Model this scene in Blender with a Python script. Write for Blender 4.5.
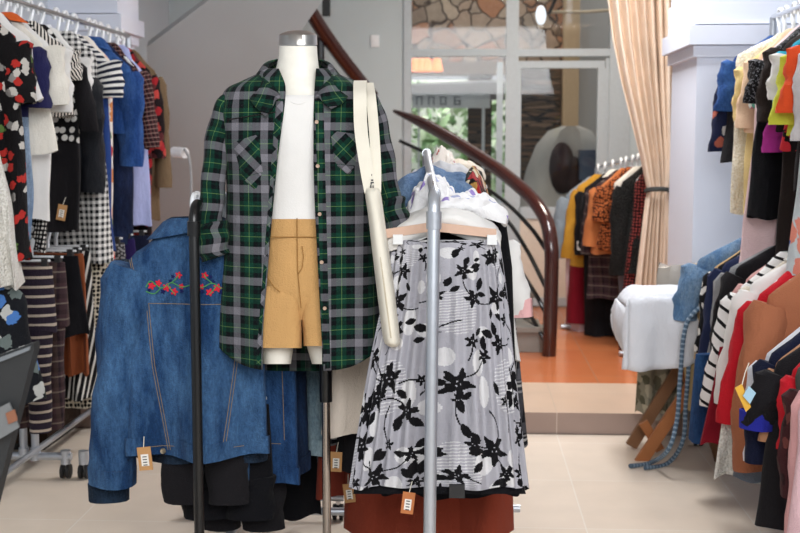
import bpy, math, random
import numpy as np
from mathutils import Vector, Matrix
from mathutils import noise as mnoise
R_ = math.radians
PI = math.pi
scn = bpy.context.scene
col = scn.collection
for o in list(bpy.data.objects):
    bpy.data.objects.remove(o)

# ------------------------------------------------------------------ camera
FPX, CX, CY = 1200.0, 400.0, 266.5
H = 1.35
TH = math.atan(126.5 / FPX)
PS = math.atan(65 / FPX * math.cos(TH))
cam_d = bpy.data.cameras.new('camera')
cam_d.lens = 36 * FPX / 800
cam_d.sensor_width = 36
cam_d.clip_end = 200
cam_d.dof.use_dof = True
cam_d.dof.focus_distance = 3.35
cam_d.dof.aperture_fstop = 5.0
cam = bpy.data.objects.new('camera', cam_d)
col.objects.link(cam)
cam.location = (0, 0, H)
cam.rotation_euler = (PI / 2 - TH, 0, PS)
scn.camera = cam

# ------------------------------------------------------------------ world, daylight, exposure
scn.view_settings.view_transform = 'Standard'
scn.view_settings.look = 'None'
scn.view_settings.gamma = 1
scn.view_settings.use_curve_mapping = False
scn.view_settings.exposure = 0.0
w = bpy.data.worlds.new('world')
scn.world = w
w.use_nodes = True
w.node_tree.nodes['Background'].inputs[0].default_value = (0.86, 0.93, 1.0, 1)
w.node_tree.nodes['Background'].inputs[1].default_value = 0.34


def area(name, loc, target, sx, sy, power, color=(1, 1, 1), spread=None):
    d = bpy.data.lights.new(name, 'AREA')
    d.shape = 'RECTANGLE'
    d.size, d.size_y = sx, sy
    d.energy = power
    d.color = color
    if spread:
        d.spread = R_(spread)
    o = bpy.data.objects.new(name, d)
    col.objects.link(o)
    o.location = loc
    v = Vector(target) - Vector(loc)
    o.rotation_euler = v.to_track_quat('-Z', 'Y').to_euler()
    return o


area('daylight_shop_front', (0.75, -1.2, 3.0), (0.35, 4.2, 0.5), 3.6, 2.0, 235, (0.98, 0.99, 1.0))
area('added_fill_light_overhead', (0.6, 5.4, 2.86), (0.6, 5.4, 0), 0.5, 1.2, 55, (0.97, 0.98, 1.0))  # unseen fill light added overhead to brighten the curtain and column
area('ceiling_lamp_rear', (0.75, 7.2, 2.86), (0.75, 7.4, 0), 0.6, 0.6, 42, (1.0, 0.90, 0.78))
area('daylight_courtyard', (0.5, 10.6, 3.9), (0.5, 11.6, 1.2), 3.0, 1.2, 34, (1.0, 0.97, 0.92))
area('daylight_garden', (-0.2, 12.7, 4.2), (-0.2, 13.1, 1.0), 2.5, 1.0, 170, (1.0, 1.0, 0.96))

_sy, _cy_, _st, _ct = math.sin(PS), math.cos(PS), math.sin(TH), math.cos(TH)
FWD = Vector((-_sy * _ct, _cy_ * _ct, -_st))
RGT = Vector((_cy_, _sy, 0))
UPV = RGT.cross(FWD)


def at(px, py, Y):
    r = FWD * FPX + RGT * (px - CX) + UPV * (CY - py)
    return Vector((0, 0, H)) + r * (Y / r.y)


def onz(px, py, z):
    r = FWD * FPX + RGT * (px - CX) + UPV * (CY - py)
    return Vector((0, 0, H)) + r * ((z - H) / r.z)


# ------------------------------------------------------------------ materials
def new_mat(name):
    m = bpy.data.materials.new(name)
    m.use_nodes = True
    nt = m.node_tree
    return m, nt, nt.nodes['Principled BSDF']


def N(nt, t, **kw):
    n = nt.nodes.new(t)
    for k, v in kw.items():
        if k.startswith('i_'):
            key = k[2:]
            key = int(key) if key.isdigit() else key.replace('_', ' ')
            n.inputs[key].default_value = v
        else:
            setattr(n, k, v)
    return n


def L4(c):
    return (c[0], c[1], c[2], 1)


def srgb(h):
    h = h.lstrip('#')
    v = [int(h[i:i + 2], 16) / 255 for i in (0, 2, 4)]
    return tuple(x / 12.92 if x <= .04045 else ((x + .055) / 1.055) ** 2.4 for x in v)


_cache = {}


def uvmap(nt, sc=(1, 1, 1), rot=0):
    tc = N(nt, 'ShaderNodeTexCoord')
    mp = N(nt, 'ShaderNodeMapping')
    mp.inputs['Scale'].default_value = sc
    mp.inputs['Rotation'].default_value = (0, 0, rot)
    nt.links.new(tc.outputs['UV'], mp.inputs['Vector'])
    return mp.outputs[0]


def objmap(nt, sc=(1, 1, 1)):
    tc = N(nt, 'ShaderNodeTexCoord')
    mp = N(nt, 'ShaderNodeMapping')
    mp.inputs['Scale'].default_value = sc
    nt.links.new(tc.outputs['Object'], mp.inputs['Vector'])
    return mp.outputs[0]


def finish(nt, b, color_out, rough=.85, bump=.25, bscale=260, sheen=0.03):
    """cloth finish: weave bump, soft variation of the colour"""
    nz = N(nt, 'ShaderNodeTexNoise', i_Scale=7.0, i_Detail=3.0)
    nt.links.new(objmap(nt), nz.inputs['Vector'])
    mx = N(nt, 'ShaderNodeMix', data_type='RGBA', blend_type='MULTIPLY')
    mx.inputs[0].default_value = .35
    nt.links.new(color_out, mx.inputs[6])
    rp = N(nt, 'ShaderNodeValToRGB')
    rp.color_ramp.elements[0].position = .3
    rp.color_ramp.elements[0].color = (.72, .72, .72, 1)
    rp.color_ramp.elements[1].position = .7
    nt.links.new(nz.outputs['Fac'], rp.inputs[0])
    nt.links.new(rp.outputs[0], mx.inputs[7])
    nt.links.new(mx.outputs[2], b.inputs['Base Color'])
    n2 = N(nt, 'ShaderNodeTexNoise', i_Scale=float(bscale), i_Detail=2.0)
    nt.links.new(objmap(nt), n2.inputs['Vector'])
    n3 = N(nt, 'ShaderNodeTexNoise', i_Scale=14.0, i_Detail=3.0)
    nt.links.new(objmap(nt, (1, 1, .45)), n3.inputs['Vector'])
    ad = N(nt, 'ShaderNodeMath', operation='MULTIPLY_ADD')
    nt.links.new(n3.outputs['Fac'], ad.inputs[0])
    ad.inputs[1].default_value = 6.0
    nt.links.new(n2.outputs['Fac'], ad.inputs[2])
    bp = N(nt, 'ShaderNodeBump', i_Strength=min(1, bump * 1.8), i_Distance=.008)
    nt.links.new(ad.outputs[0], bp.inputs['Height'])
    nt.links.new(bp.outputs[0], b.inputs['Normal'])
    b.inputs['Roughness'].default_value = rough
    b.inputs['Specular IOR Level'].default_value = .12
    b.inputs['Sheen Weight'].default_value = sheen


def rgb(nt, c):
    n = N(nt, 'ShaderNodeRGB')
    n.outputs[0].default_value = L4(c)
    return n.outputs[0]


def mixc(nt, fac, a, b_):
    mx = N(nt, 'ShaderNodeMix', data_type='RGBA')
    if isinstance(fac, (int, float)):
        mx.inputs[0].default_value = fac
    else:
        nt.links.new(fac, mx.inputs[0])
    for s, c in ((6, a), (7, b_)):
        if isinstance(c, tuple):
            mx.inputs[s].default_value = L4(c)
        else:
            nt.links.new(c, mx.inputs[s])
    return mx.outputs[2]


def ramp(nt, fac, stops, const=False):
    rp = N(nt, 'ShaderNodeValToRGB')
    cr = rp.color_ramp
    if const:
        cr.interpolation = 'CONSTANT'
    while len(cr.elements) < len(stops):
        cr.elements.new(.5)
    for e, (p, c) in zip(cr.elements, stops):
        e.position = p
        e.color = L4(c) if isinstance(c, tuple) else (c, c, c, 1)
    nt.links.new(fac, rp.inputs[0])
    return rp.outputs[0]


def plain(name, c, rough=.85, bump=.25, sheen=.03):
    if name in _cache:
        return _cache[name]
    m, nt, b = new_mat(name)
    finish(nt, b, rgb(nt, c), rough, bump, sheen=sheen)
    _cache[name] = m
    return m


def simple(name, c, rough=.5, metal=0, bump=0, bscale=40, **kw):
    if name in _cache:
        return _cache[name]
    m, nt, b = new_mat(name)
    nz = N(nt, 'ShaderNodeTexNoise', i_Scale=float(bscale), i_Detail=3.0)
    nt.links.new(objmap(nt), nz.inputs['Vector'])
    k = .9
    out = mixc(nt, nz.outputs['Fac'], tuple(x * k for x in c), tuple(min(1, x * 1.08) for x in c))
    nt.links.new(out, b.inputs['Base Color'])
    b.inputs['Roughness'].default_value = rough
    b.inputs['Metallic'].default_value = metal
    if bump:
        bp = N(nt, 'ShaderNodeBump', i_Strength=bump, i_Distance=.004)
        nt.links.new(nz.outputs['Fac'], bp.inputs['Height'])
        nt.links.new(bp.outputs[0], b.inputs['Normal'])
    for k_, v in kw.items():
        b.inputs[k_.replace('_', ' ')].default_value = v
    _cache[name] = m
    return m


def denim(name, c, c2=None):
    if name in _cache:
        return _cache[name]
    m, nt, b = new_mat(name)
    c2 = c2 or tuple(min(1, x * 1.6 + .03) for x in c)
    nz = N(nt, 'ShaderNodeTexNoise', i_Scale=11.0, i_Detail=7.0, i_Roughness=.7)
    nt.links.new(objmap(nt, (1, 1, .28)), nz.inputs['Vector'])
    f = ramp(nt, nz.outputs['Fac'], [(.40, 0.0), (.66, 1.0)])
    c_ = mixc(nt, f, c, c2)
    wv = N(nt, 'ShaderNodeTexNoise', i_Scale=170.0, i_Detail=3.0, i_Roughness=.8)
    nt.links.new(objmap(nt, (1, 1, .5)), wv.inputs['Vector'])
    wr = ramp(nt, wv.outputs['Fac'], [(.35, .45), (.65, 1.0)])
    mx = N(nt, 'ShaderNodeMix', data_type='RGBA', blend_type='MULTIPLY')
    mx.inputs[0].default_value = .6
    nt.links.new(c_, mx.inputs[6])
    nt.links.new(wr, mx.inputs[7])
    finish(nt, b, mx.outputs[2], .9, .4)
    _cache[name] = m
    return m


def dots(name, base, dot, scale=40, size=.3, jitter=.4, rough=.8):
    if name in _cache:
        return _cache[name]
    m, nt, b = new_mat(name)
    vo = N(nt, 'ShaderNodeTexVoronoi', voronoi_dimensions='2D', i_Scale=float(scale), i_Randomness=jitter)
    nt.links.new(uvmap(nt), vo.inputs['Vector'])
    f = ramp(nt, vo.outputs['Distance'], [(size, 1.0), (size + .06, 0.0)])
    finish(nt, b, mixc(nt, f, base, dot), rough)
    _cache[name] = m
    return m


def stripes(name, a, c, period=.02, duty=.5, horizontal=True, rot=0, rough=.85):
    if name in _cache:
        return _cache[name]
    m, nt, b = new_mat(name)
    sx = N(nt, 'ShaderNodeSeparateXYZ')
    nt.links.new(uvmap(nt, (1 / period, 1 / period, 1), rot), sx.inputs[0])
    fr = N(nt, 'ShaderNodeMath', operation='FRACT')
    nt.links.new(sx.outputs[1 if horizontal else 0], fr.inputs[0])
    f = ramp(nt, fr.outputs[0], [(0, 0.0), (duty, 1.0)], True)
    finish(nt, b, mixc(nt, f, a, c), rough)
    _cache[name] = m
    return m


def check(name, warp, weft, period=.12, rot=0, fac=.5, rough=.88):
    """woven check: two colour sequences crossing"""
    if name in _cache:
        return _cache[name]
    m, nt, b = new_mat(name)
    sx = N(nt, 'ShaderNodeSeparateXYZ')
    nt.links.new(uvmap(nt, (1 / period, 1 / period, 1), rot), sx.inputs[0])
    outs = []
    for i, st in ((0, warp), (1, weft)):
        fr = N(nt, 'ShaderNodeMath', operation='FRACT')
        nt.links.new(sx.outputs[i], fr.inputs[0])
        outs.append(ramp(nt, fr.outputs[0], st, True))
    finish(nt, b, mixc(nt, fac, outs[0], outs[1]), rough)
    _cache[name] = m
    return m


def gingham(name, a, c, period=.02, rot=0):
    mid = tuple((x + y) / 2 for x, y in zip(a, c))
    return check(name, [(0, a), (.5, c)], [(0, a), (.5, c)], period, rot)


def floral(name, base, cols, scale=22, size=.42, dist=.35, jitter=.9, rough=.8):
    """scattered blotchy blossoms of several colours"""
    if name in _cache:
        return _cache[name]
    m, nt, b = new_mat(name)
    u = uvmap(nt)
    nz = N(nt, 'ShaderNodeTexNoise', i_Scale=float(scale) * 2.2, i_Detail=2.0)
    nt.links.new(u, nz.inputs['Vector'])
    mxv = N(nt, 'ShaderNodeMix', data_type='VECTOR')
    mxv.inputs[0].default_value = dist / scale * 2
    nt.links.new(u, mxv.inputs[4])
    nt.links.new(nz.outputs['Color'], mxv.inputs[5])
    vo = N(nt, 'ShaderNodeTexVoronoi', voronoi_dimensions='2D', i_Scale=float(scale), i_Randomness=jitter)
    nt.links.new(mxv.outputs[1], vo.inputs['Vector'])
    f = ramp(nt, vo.outputs['Distance'], [(size, 1.0), (size + .05, 0.0)])
    sx = N(nt, 'ShaderNodeSeparateColor')
    nt.links.new(vo.outputs['Color'], sx.inputs[0])
    k = len(cols)
    cc = ramp(nt, sx.outputs[0], [(i / k, c) for i, c in enumerate(cols)], True) if k > 1 else rgb(nt, cols[0])
    finish(nt, b, mixc(nt, f, base, cc), rough)
    _cache[name] = m
    return m


def lace(name, c, c2):
    if name in _cache:
        return _cache[name]
    m, nt, b = new_mat(name)
    vo = N(nt, 'ShaderNodeTexVoronoi', voronoi_dimensions='2D', i_Scale=110.0)
    nt.links.new(uvmap(nt), vo.inputs['Vector'])
    f = ramp(nt, vo.outputs['Distance'], [(.2, 1.0), (.5, 0.0)])
    finish(nt, b, mixc(nt, f, c, c2), .9, .6, 120)
    _cache[name] = m
    return m


def sequin(name, c, c2):
    if name in _cache:
        return _cache[name]
    m, nt, b = new_mat(name)
    vo = N(nt, 'ShaderNodeTexVoronoi', voronoi_dimensions='2D', i_Scale=320.0)
    nt.links.new(uvmap(nt), vo.inputs['Vector'])
    sx = N(nt, 'ShaderNodeSeparateColor')
    nt.links.new(vo.outputs['Color'], sx.inputs[0])
    f = ramp(nt, sx.outputs[0], [(0, c), (.86, c2)], True)
    finish(nt, b, f, .35, .4)
    _cache[name] = m
    return m


def C(h):
    return srgb(h)


WHITE = C('#f4f2ee')
TARTAN = [(0, C('#7a787f')), (.25, C('#0a0f12')), (.41, C('#0e3a2c')), (.565, C('#6f9256')), (.585, C('#0e3a2c')), (.72, C('#0a0f12')), (.86, C('#0c231f')), (.93, C('#0a0f12'))]
M_tartan = check('green_tartan', TARTAN, TARTAN, .086)
M_tartan_bias = check('green_tartan_bias', TARTAN, TARTAN, .086, R_(45))
M_chrome = simple('chrome', (.72, .73, .75), .22, 1)
M_steel = simple('grey_steel_tube', (.50, .53, .58), .38, .75)
M_black = simple('black_tube', (.004, .004, .0045), .28)
M_plastic = simple('white_hanger_plastic', (.80, .82, .84), .4)
M_woodh = simple('pale_hanger_wood', (.6, .42, .25), .5)
M_castor = simple('black_rubber', (.012, .012, .013), .6)
M_kraft = simple('kraft_card', C('#b98a58'), .8)
M_tagw = simple('tag_white', C('#e8e4dc'), .8)
M_ink = simple('ink', (.02, .02, .03), .8)
M_cream = plain('cream_canvas', C('#e2dccd'), bump=.1)
M_whitec = plain('white_cotton', C('#e4e2df'), bump=.07)


# ------------------------------------------------------------------ mesh builder
class MB:
    def __init__(s):
        s.v, s.f, s.uv, s.mi, s.sm = [], [], [], [], []

    def face(s, idx, uv=None, m=0, smooth=True):
        s.f.append(tuple(idx))
        s.uv.append(uv or [(0, 0)] * len(idx))
        s.mi.append(m)
        s.sm.append(smooth)

    def loft(s, rings, closed=True, cap0=False, cap1=False, m=0, smooth=True, flip=False):
        n = len(rings[0])
        base = len(s.v)
        for r in rings:
            s.v.extend([tuple(p) for p in r])
        us = []
        for r in rings:
            u = [0.0]
            for i in range(1, n + (1 if closed else 0)):
                a, b = r[i - 1], r[i % n]
                u.append(u[-1] + math.dist(a, b))
            us.append([x - u[-1] / 2 for x in u])
        vs = [0.0]
        for k in range(1, len(rings)):
            vs.append(vs[-1] - sum(math.dist(rings[k][i], rings[k - 1][i]) for i in range(0, n, max(1, n // 6))) / len(range(0, n, max(1, n // 6))))
        for k in range(len(rings) - 1):
            for i in range(n if closed else n - 1):
                j = (i + 1) % n
                q = [base + k * n + i, base + k * n + j, base + (k + 1) * n + j, base + (k + 1) * n + i]
                uv = [(us[k][i], vs[k]), (us[k][i + 1], vs[k]), (us[k + 1][i + 1], vs[k + 1]), (us[k + 1][i], vs[k + 1])]
                if flip:
                    q.reverse()
                    uv.reverse()
                s.face(q, uv, m, smooth)
        if cap0:
            s.face([base + i for i in range(n)][::(1 if flip else -1)], None, m, False)
        if cap1:
            o = base + (len(rings) - 1) * n
            s.face([o + i for i in range(n)][::(-1 if flip else 1)], None, m, False)
        return s

    def tube(s, pts, r, n=10, cap=True, m=0, flat=1.0):
        pts = [Vector(p) for p in pts]
        rs = r if isinstance(r, (list, tuple)) else [r] * len(pts)
        rings = []
        up = None
        for i, p in enumerate(pts):
            a = pts[max(0, i - 1)]
            b = pts[min(len(pts) - 1, i + 1)]
            t = (b - a).normalized()
            if up is None:
                up = Vector((0, 0, 1)) if abs(t.z) < .9 else Vector((0, 1, 0))
            x = t.cross(up)
            if x.length < 1e-4:
                x = t.cross(Vector((1, 0, 0)))
            x.normalize()
            y = x.cross(t).normalized()
            up = y
            rings.append([p + x * (rs[i] * math.cos(2 * PI * k / n)) + y * (rs[i] * flat * math.sin(2 * PI * k / n)) for k in range(n)])
        return s.loft(rings, True, cap, cap, m, flip=True)

    def box(s, c, size, rot=None, m=0, bev=0):
        hx, hy, hz = [x / 2 for x in size]
        rot = rot or Matrix.Identity(3)
        c = Vector(c)
        base = len(s.v)
        for x in (-hx, hx):
            for y in (-hy, hy):
                for z in (-hz, hz):
                    s.v.append(tuple(c + rot @ Vector((x, y, z))))
        for q in ((0, 1, 3, 2), (4, 6, 7, 5), (0, 4, 5, 1), (2, 3, 7, 6), (0, 2, 6, 4), (1, 5, 7, 3)):
            sz = 1
            s.face([base + k for k in q], [(0, 0), (sz, 0), (sz, sz), (0, sz)], m, False)
        return s

    def prism(s, poly, off, m=0):
        """polygon of 3D points extruded by a vector"""
        n = len(poly)
        base = len(s.v)
        off = Vector(off)
        s.v.extend([tuple(p) for p in poly])
        s.v.extend([tuple(Vector(p) + off) for p in poly])
        s.face(range(base, base + n), None, m, False)
        s.face([base + n + i for i in range(n)][::-1], None, m, False)
        for i in range(n):
            j = (i + 1) % n
            s.face([base + j, base + i, base + n + i, base + n + j], None, m, False)
        return s

    def lathe(s, prof, c=(0, 0, 0), n=24, m=0):
        rings = [[(c[0] + r * math.cos(2 * PI * k / n), c[1] + r * math.sin(2 * PI * k / n), c[2] + z) for k in range(n)] for r, z in prof]
        return s.loft(rings, True, True, True, m)

    def build(s, name, mats, parent=None, world=False, sharp=40, solid=0, sub=0):
        me = bpy.data.meshes.new(name)
        vs = s.v
        if world and parent is not None:
            inv = Matrix.LocRotScale(parent.location, parent.rotation_euler, None).inverted()
            vs = [tuple(inv @ Vector(p)) for p in vs]
        me.from_pydata(vs, [], s.f)
        uvl = me.uv_layers.new(name='UVMap')
        flat = [c for f in s.uv for p in f for c in p]
        uvl.data.foreach_set('uv', flat)
        mats = mats if isinstance(mats, (list, tuple)) else [mats]
        for m in mats:
            me.materials.append(m)
        me.polygons.foreach_set('material_index', s.mi)
        me.polygons.foreach_set('use_smooth', s.sm)
        me.update()
        me.set_sharp_from_angle(angle=R_(sharp))
        o = bpy.data.objects.new(name, me)
        col.objects.link(o)
        if parent is not None:
            o.parent = parent
        if solid:
            md = o.modifiers.new('thickness', 'SOLIDIFY')
            md.thickness = solid
            md.offset = 0
        if sub:
            md = o.modifiers.new('smooth', 'SUBSURF')
            md.levels = md.render_levels = sub
        return o


def tag(o, label=None, cat=None, group=None, kind=None):
    for k, v in (('label', label), ('category', cat), ('group', group), ('kind', kind)):
        if v:
            o[k] = v
    return o


def thing(name, label, cat, loc=(0, 0, 0), rz=0, group=None):
    o = bpy.data.objects.new(name, None)
    col.objects.link(o)
    o.empty_display_size = .1
    o.location = loc
    o.rotation_euler = (0, 0, rz)
    return tag(o, label, cat, group)


def struct(name, mb, mat, **kw):
    o = mb.build(name, mat, **kw)
    o['kind'] = 'structure'
    return o


# ------------------------------------------------------------------ setting
def wall_mat(name, c, c2=None):
    m, nt, b = new_mat(name)
    nz = N(nt, 'ShaderNodeTexNoise', i_Scale=2.0, i_Detail=5.0)
    nt.links.new(objmap(nt), nz.inputs['Vector'])
    nt.links.new(mixc(nt, nz.outputs['Fac'], c, c2 or tuple(x * .93 for x in c)), b.inputs['Base Color'])
    b.inputs['Roughness'].default_value = .75
    n2 = N(nt, 'ShaderNodeTexNoise', i_Scale=90.0)
    nt.links.new(objmap(nt), n2.inputs['Vector'])
    bp = N(nt, 'ShaderNodeBump', i_Strength=.05, i_Distance=.003)
    nt.links.new(n2.outputs['Fac'], bp.inputs['Height'])
    nt.links.new(bp.outputs[0], b.inputs['Normal'])
    return m


def tile_mat(name, c1, c2, grout, size, rough, offs=(0, 0)):
    m, nt, b = new_mat(name)
    tc = N(nt, 'ShaderNodeTexCoord')
    mp = N(nt, 'ShaderNodeMapping')
    mp.inputs['Location'].default_value = (offs[0], offs[1], 0)
    nt.links.new(tc.outputs['Object'], mp.inputs['Vector'])
    br = N(nt, 'ShaderNodeTexBrick', offset=0.0, squash=1.0)
    br.inputs['Scale'].default_value = 1
    br.inputs['Brick Width'].default_value = size
    br.inputs['Row Height'].default_value = size
    br.inputs['Mortar Size'].default_value = .0025
    br.inputs['Mortar Smooth'].default_value = .1
    br.inputs['Color1'].default_value = L4(c1)
    br.inputs['Color2'].default_value = L4(c2)
    br.inputs['Mortar'].default_value = L4(grout)
    nt.links.new(mp.outputs[0], br.inputs['Vector'])
    nz = N(nt, 'ShaderNodeTexNoise', i_Scale=6.0, i_Detail=6.0)
    nt.links.new(tc.outputs['Object'], nz.inputs['Vector'])
    mx = N(nt, 'ShaderNodeMix', data_type='RGBA', blend_type='MULTIPLY')
    mx.inputs[0].default_value = .3
    nt.links.new(br.outputs['Color'], mx.inputs[6])
    nt.links.new(ramp(nt, nz.outputs['Fac'], [(.3, .75), (.7, 1.0)]), mx.inputs[7])
    nt.links.new(mx.outputs[2], b.inputs['Base Color'])
    b.inputs['Roughness'].default_value = rough
    return m


M_wall = wall_mat('wall_paint_bluish_white', C('#c4ccd4'))
M_wallg = wall_mat('wall_paint_grey', C('#bfcacd'))
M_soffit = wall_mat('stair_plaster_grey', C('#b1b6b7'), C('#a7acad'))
M_col = wall_mat('column_white_paint', C('#e6ebf8'))
M_ceil = wall_mat('ceiling_white', C('#e8e8e8'))
M_floor = tile_mat('beige_floor_tile', C('#ebdccb'), C('#e6d6c4'), C('#f1e8dc'), .6, .35, (.17, .1))
M_floor2 = tile_mat('orange_floor_tile', C('#cf7d50'), C('#c5744a'), C('#b08468'), .4, .22, (.1, .05))
M_step_lit = tile_mat('step_tile_painted_daylight', C('#d9bfa8'), C('#d4b8a0'), C('#c9b49f'), .6, .3, (.17, .1))  # pale beige paints in the daylight glancing off the near step edge
M_riser = tile_mat('step_riser_tile', C('#a89287'), C('#a08a80'), C('#c9b8ab'), .6, .5, (.17, .1))
M_frame = simple('white_frame_paint', C('#b6bfc4'), .45)
M_panel = simple('cream_door_panel', C('#dccfbf'), .5)

STEP_Y = 5.46
o = struct('floor', MB().box((0, 2.0, -.05), (9, 7.0, .1)), M_floor)
mb = MB()
mb.box((0, 7.6, .05 - .002), (6, 2.9 + .0, .1))
mb.box((0, 7.5, -.05), (6, 4.1, .1))
o = struct('floor_raised', mb, M_floor2)
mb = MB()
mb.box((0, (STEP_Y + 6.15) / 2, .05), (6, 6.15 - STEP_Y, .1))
o = struct('trim_step_edge', mb, [M_step_lit, M_riser])
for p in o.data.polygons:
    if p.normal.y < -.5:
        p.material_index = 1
struct('ceiling', MB().box((0, 5.0, 2.96), (6, 8.2, .1)), M_ceil)
struct('wall_left', MB().box((-2.25, 4.4, 1.45), (.1, 9.2, 2.9)), M_wall)
struct('wall_right', MB().box((1.95, 4.4, 1.45), (.1, 9.2, 2.9)), M_wall)
WB = 8.95
xl = at(408, 50, WB).x
xr = at(624, 50, WB).x
mb = MB()
mb.box(((-2.2 + xl) / 2, WB + .06, 1.45), (xl + 2.2, .12, 2.9))
struct('wall_back', mb, M_wallg)
mb = MB()
mb.box(((xr + 2.0) / 2, WB + .06, 1.45), (2.0 - xr, .12, 2.9))
struct('wall_back_side', mb, M_wallg)
mb = MB()
mb.box((.6, WB + .06, 2.7), (xr - xl + .0, .12, .45))
struct('wall_back_upper', mb, M_wallg)


def pilaster(name, x0, x1, y0, y1, led, sgn):
    """square column with a stepped capital and a plinth"""
    mb = MB()
    cx, cy = (x0 + x1) / 2, (y0 + y1) / 2
    sx, sy = x1 - x0, y1 - y0
    mb.box((cx, cy, led / 2), (sx, sy, led))
    mb.box((cx, cy, led - .09), (sx + .04, sy + .04, .05))
    mb.box((cx, cy, led - .02), (sx + .09, sy + .09, .085))
    mb.box((cx, cy, led + .10), (sx + .04, sy + .04, .14))
    mb.box((cx, cy, (led + 2.9) / 2 + .05), (sx + .02, sy + .02, 2.9 - led))
    for k in (-.25, .0, .25):
        mb.box((cx + k * sx, y0 - .013, led + .6), (.012, .012, .9))
    o = struct(name, mb, M_col)
    return o


pr = at(690, 30, 5.5)
px_ = at(669, 200, 6.15).x
pilaster('column_right', px_, 1.9, 5.5, 6.15, at(690, 30, 5.45).z, -1)
pilaster('column_left', -2.2, at(116, 60, 6.35).x, 6.35, 6.72, at(116, 18, 6.3).z, 1)

# stair underside and steps
def SY(py):
    return 6.75 + py / 330 * 1.3


poly = [(147, 47), (222, -10), (330, -10), (303, 28), (287, 60), (277, 110), (272, 330), (150, 330)]
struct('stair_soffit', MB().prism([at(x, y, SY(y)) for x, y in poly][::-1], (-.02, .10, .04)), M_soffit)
M_stone = simple('grey_step_stone', C('#8d8880'), .6, bump=.2, bscale=20)
mb = MB()
a = at(497, 359, 7.05)
b = at(546, 359, 7.05)
z0 = .10
mb.box(((a.x + b.x) / 2, 7.2, z0 + .06), (b.x - a.x, .3, .12))
mb.box(((a.x + b.x) / 2 - .03, 7.2, z0 + .135), (b.x - a.x, .34, .03))
a2 = at(480, 330, 7.45)
b2 = at(532, 330, 7.45)
mb.box(((a2.x + b2.x) / 2, 7.55, z0 + .17), (b2.x - a2.x, .34, .34))
mb.box(((a2.x + b2.x) / 2, 7.55, z0 + .30), (b2.x - a2.x + .04, .38, .03))
struct('stair_steps', mb, M_stone)

# door wall of glass
def fbar(mb, x0, y0, x1, y1, Y, th=.05, m=0):
    p, q = at(x0, y0, Y), at(x1, y1, Y)
    mb.box(((p.x + q.x) / 2, Y + th / 2, (p.z + q.z) / 2), (abs(q.x - p.x), th, abs(p.z - q.z)), m=m)
    return mb


def make_glass():
    m, nt, b = new_mat('window_glass')
    nt.nodes.remove(b)
    tr = N(nt, 'ShaderNodeBsdfTransparent')
    gl = N(nt, 'ShaderNodeBsdfGlossy', i_Roughness=.03)
    fr = N(nt, 'ShaderNodeFresnel', i_IOR=1.35)
    mx = N(nt, 'ShaderNodeMixShader')
    nt.links.new(fr.outputs[0], mx.inputs[0])
    nt.links.new(tr.outputs[0], mx.inputs[1])
    nt.links.new(gl.outputs[0], mx.inputs[2])
    nt.links.new(mx.outputs[0], nt.nodes['Material Output'].inputs[0])
    return m


M_glass = make_glass()
d1 = thing('window_1', None, None, at(460, 305, WB))
d1['kind'] = 'structure'
mb = MB()
fbar(mb, 404, -45, 411, 309, WB - .02, .08)
fbar(mb, 507, -45, 516, 309, WB - .02, .08)
fbar(mb, 411, 49, 507, 56, WB - .01, .06)
fbar(mb, 411, -45, 507, -38, WB - .01, .06)
fbar(mb, 411, 203, 507, 215, WB - .01, .06)
fbar(mb, 411, -12, 507, -6, WB - .005, .05)
fbar(mb, 497, 62, 502, 203, WB + .02, .03)
mb.build('window_frame', M_frame, d1, True)
fbar(MB(), 411, 215, 507, 309, WB + .005, .03).build('lower_panel', simple('grey_door_panel', C('#b9bfc6'), .5), d1, True)
fbar(MB(), 411, -38, 507, 49, WB + .015, .006).build('glass_pane', M_glass, d1, True)
fbar(MB(), 411, 56, 507, 203, WB + .015, .006).build('glass_pane', M_glass, d1, True)
d2 = thing('door_1', None, None, at(565, 305, WB))
d2['kind'] = 'structure'
mb = MB()
fbar(mb, 516, 49, 614, 56, WB - .01, .06)
fbar(mb, 612, -45, 626, 309, WB - .02, .08)
fbar(mb, 516, -45, 612, -38, WB - .02, .08)
mb.build('door_frame', M_frame, d2, True)
mb = MB()
fbar(mb, 516, 61, 605, 68, WB, .05)
fbar(mb, 516, 68, 519, 306, WB, .05)
fbar(mb, 598, 68, 606, 306, WB, .05)
fbar(mb, 519, 207, 598, 219, WB, .05)
fbar(mb, 519, 298, 598, 306, WB, .05)
mb.build('door_leaf', M_frame, d2, True)
mb = MB()
fbar(mb, 519, 219, 598, 298, WB + .015, .02)
for xx in (530, 542, 554, 566, 578, 590):
    fbar(mb, xx, 222, xx + .8, 296, WB + .012, .005)
mb.build('lower_panel', M_panel, d2, True)
fbar(MB(), 519, 68, 598, 207, WB + .02, .006).build('glass_pane', M_glass, d2, True)
fbar(MB(), 516, -38, 612, 50, WB + .015, .006).build('glass_pane', M_glass, d2, True)
fbar(MB(), 606, 58, 612, 306, WB + .01, .02).build('door_jamb', M_frame, d2, True)

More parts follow.
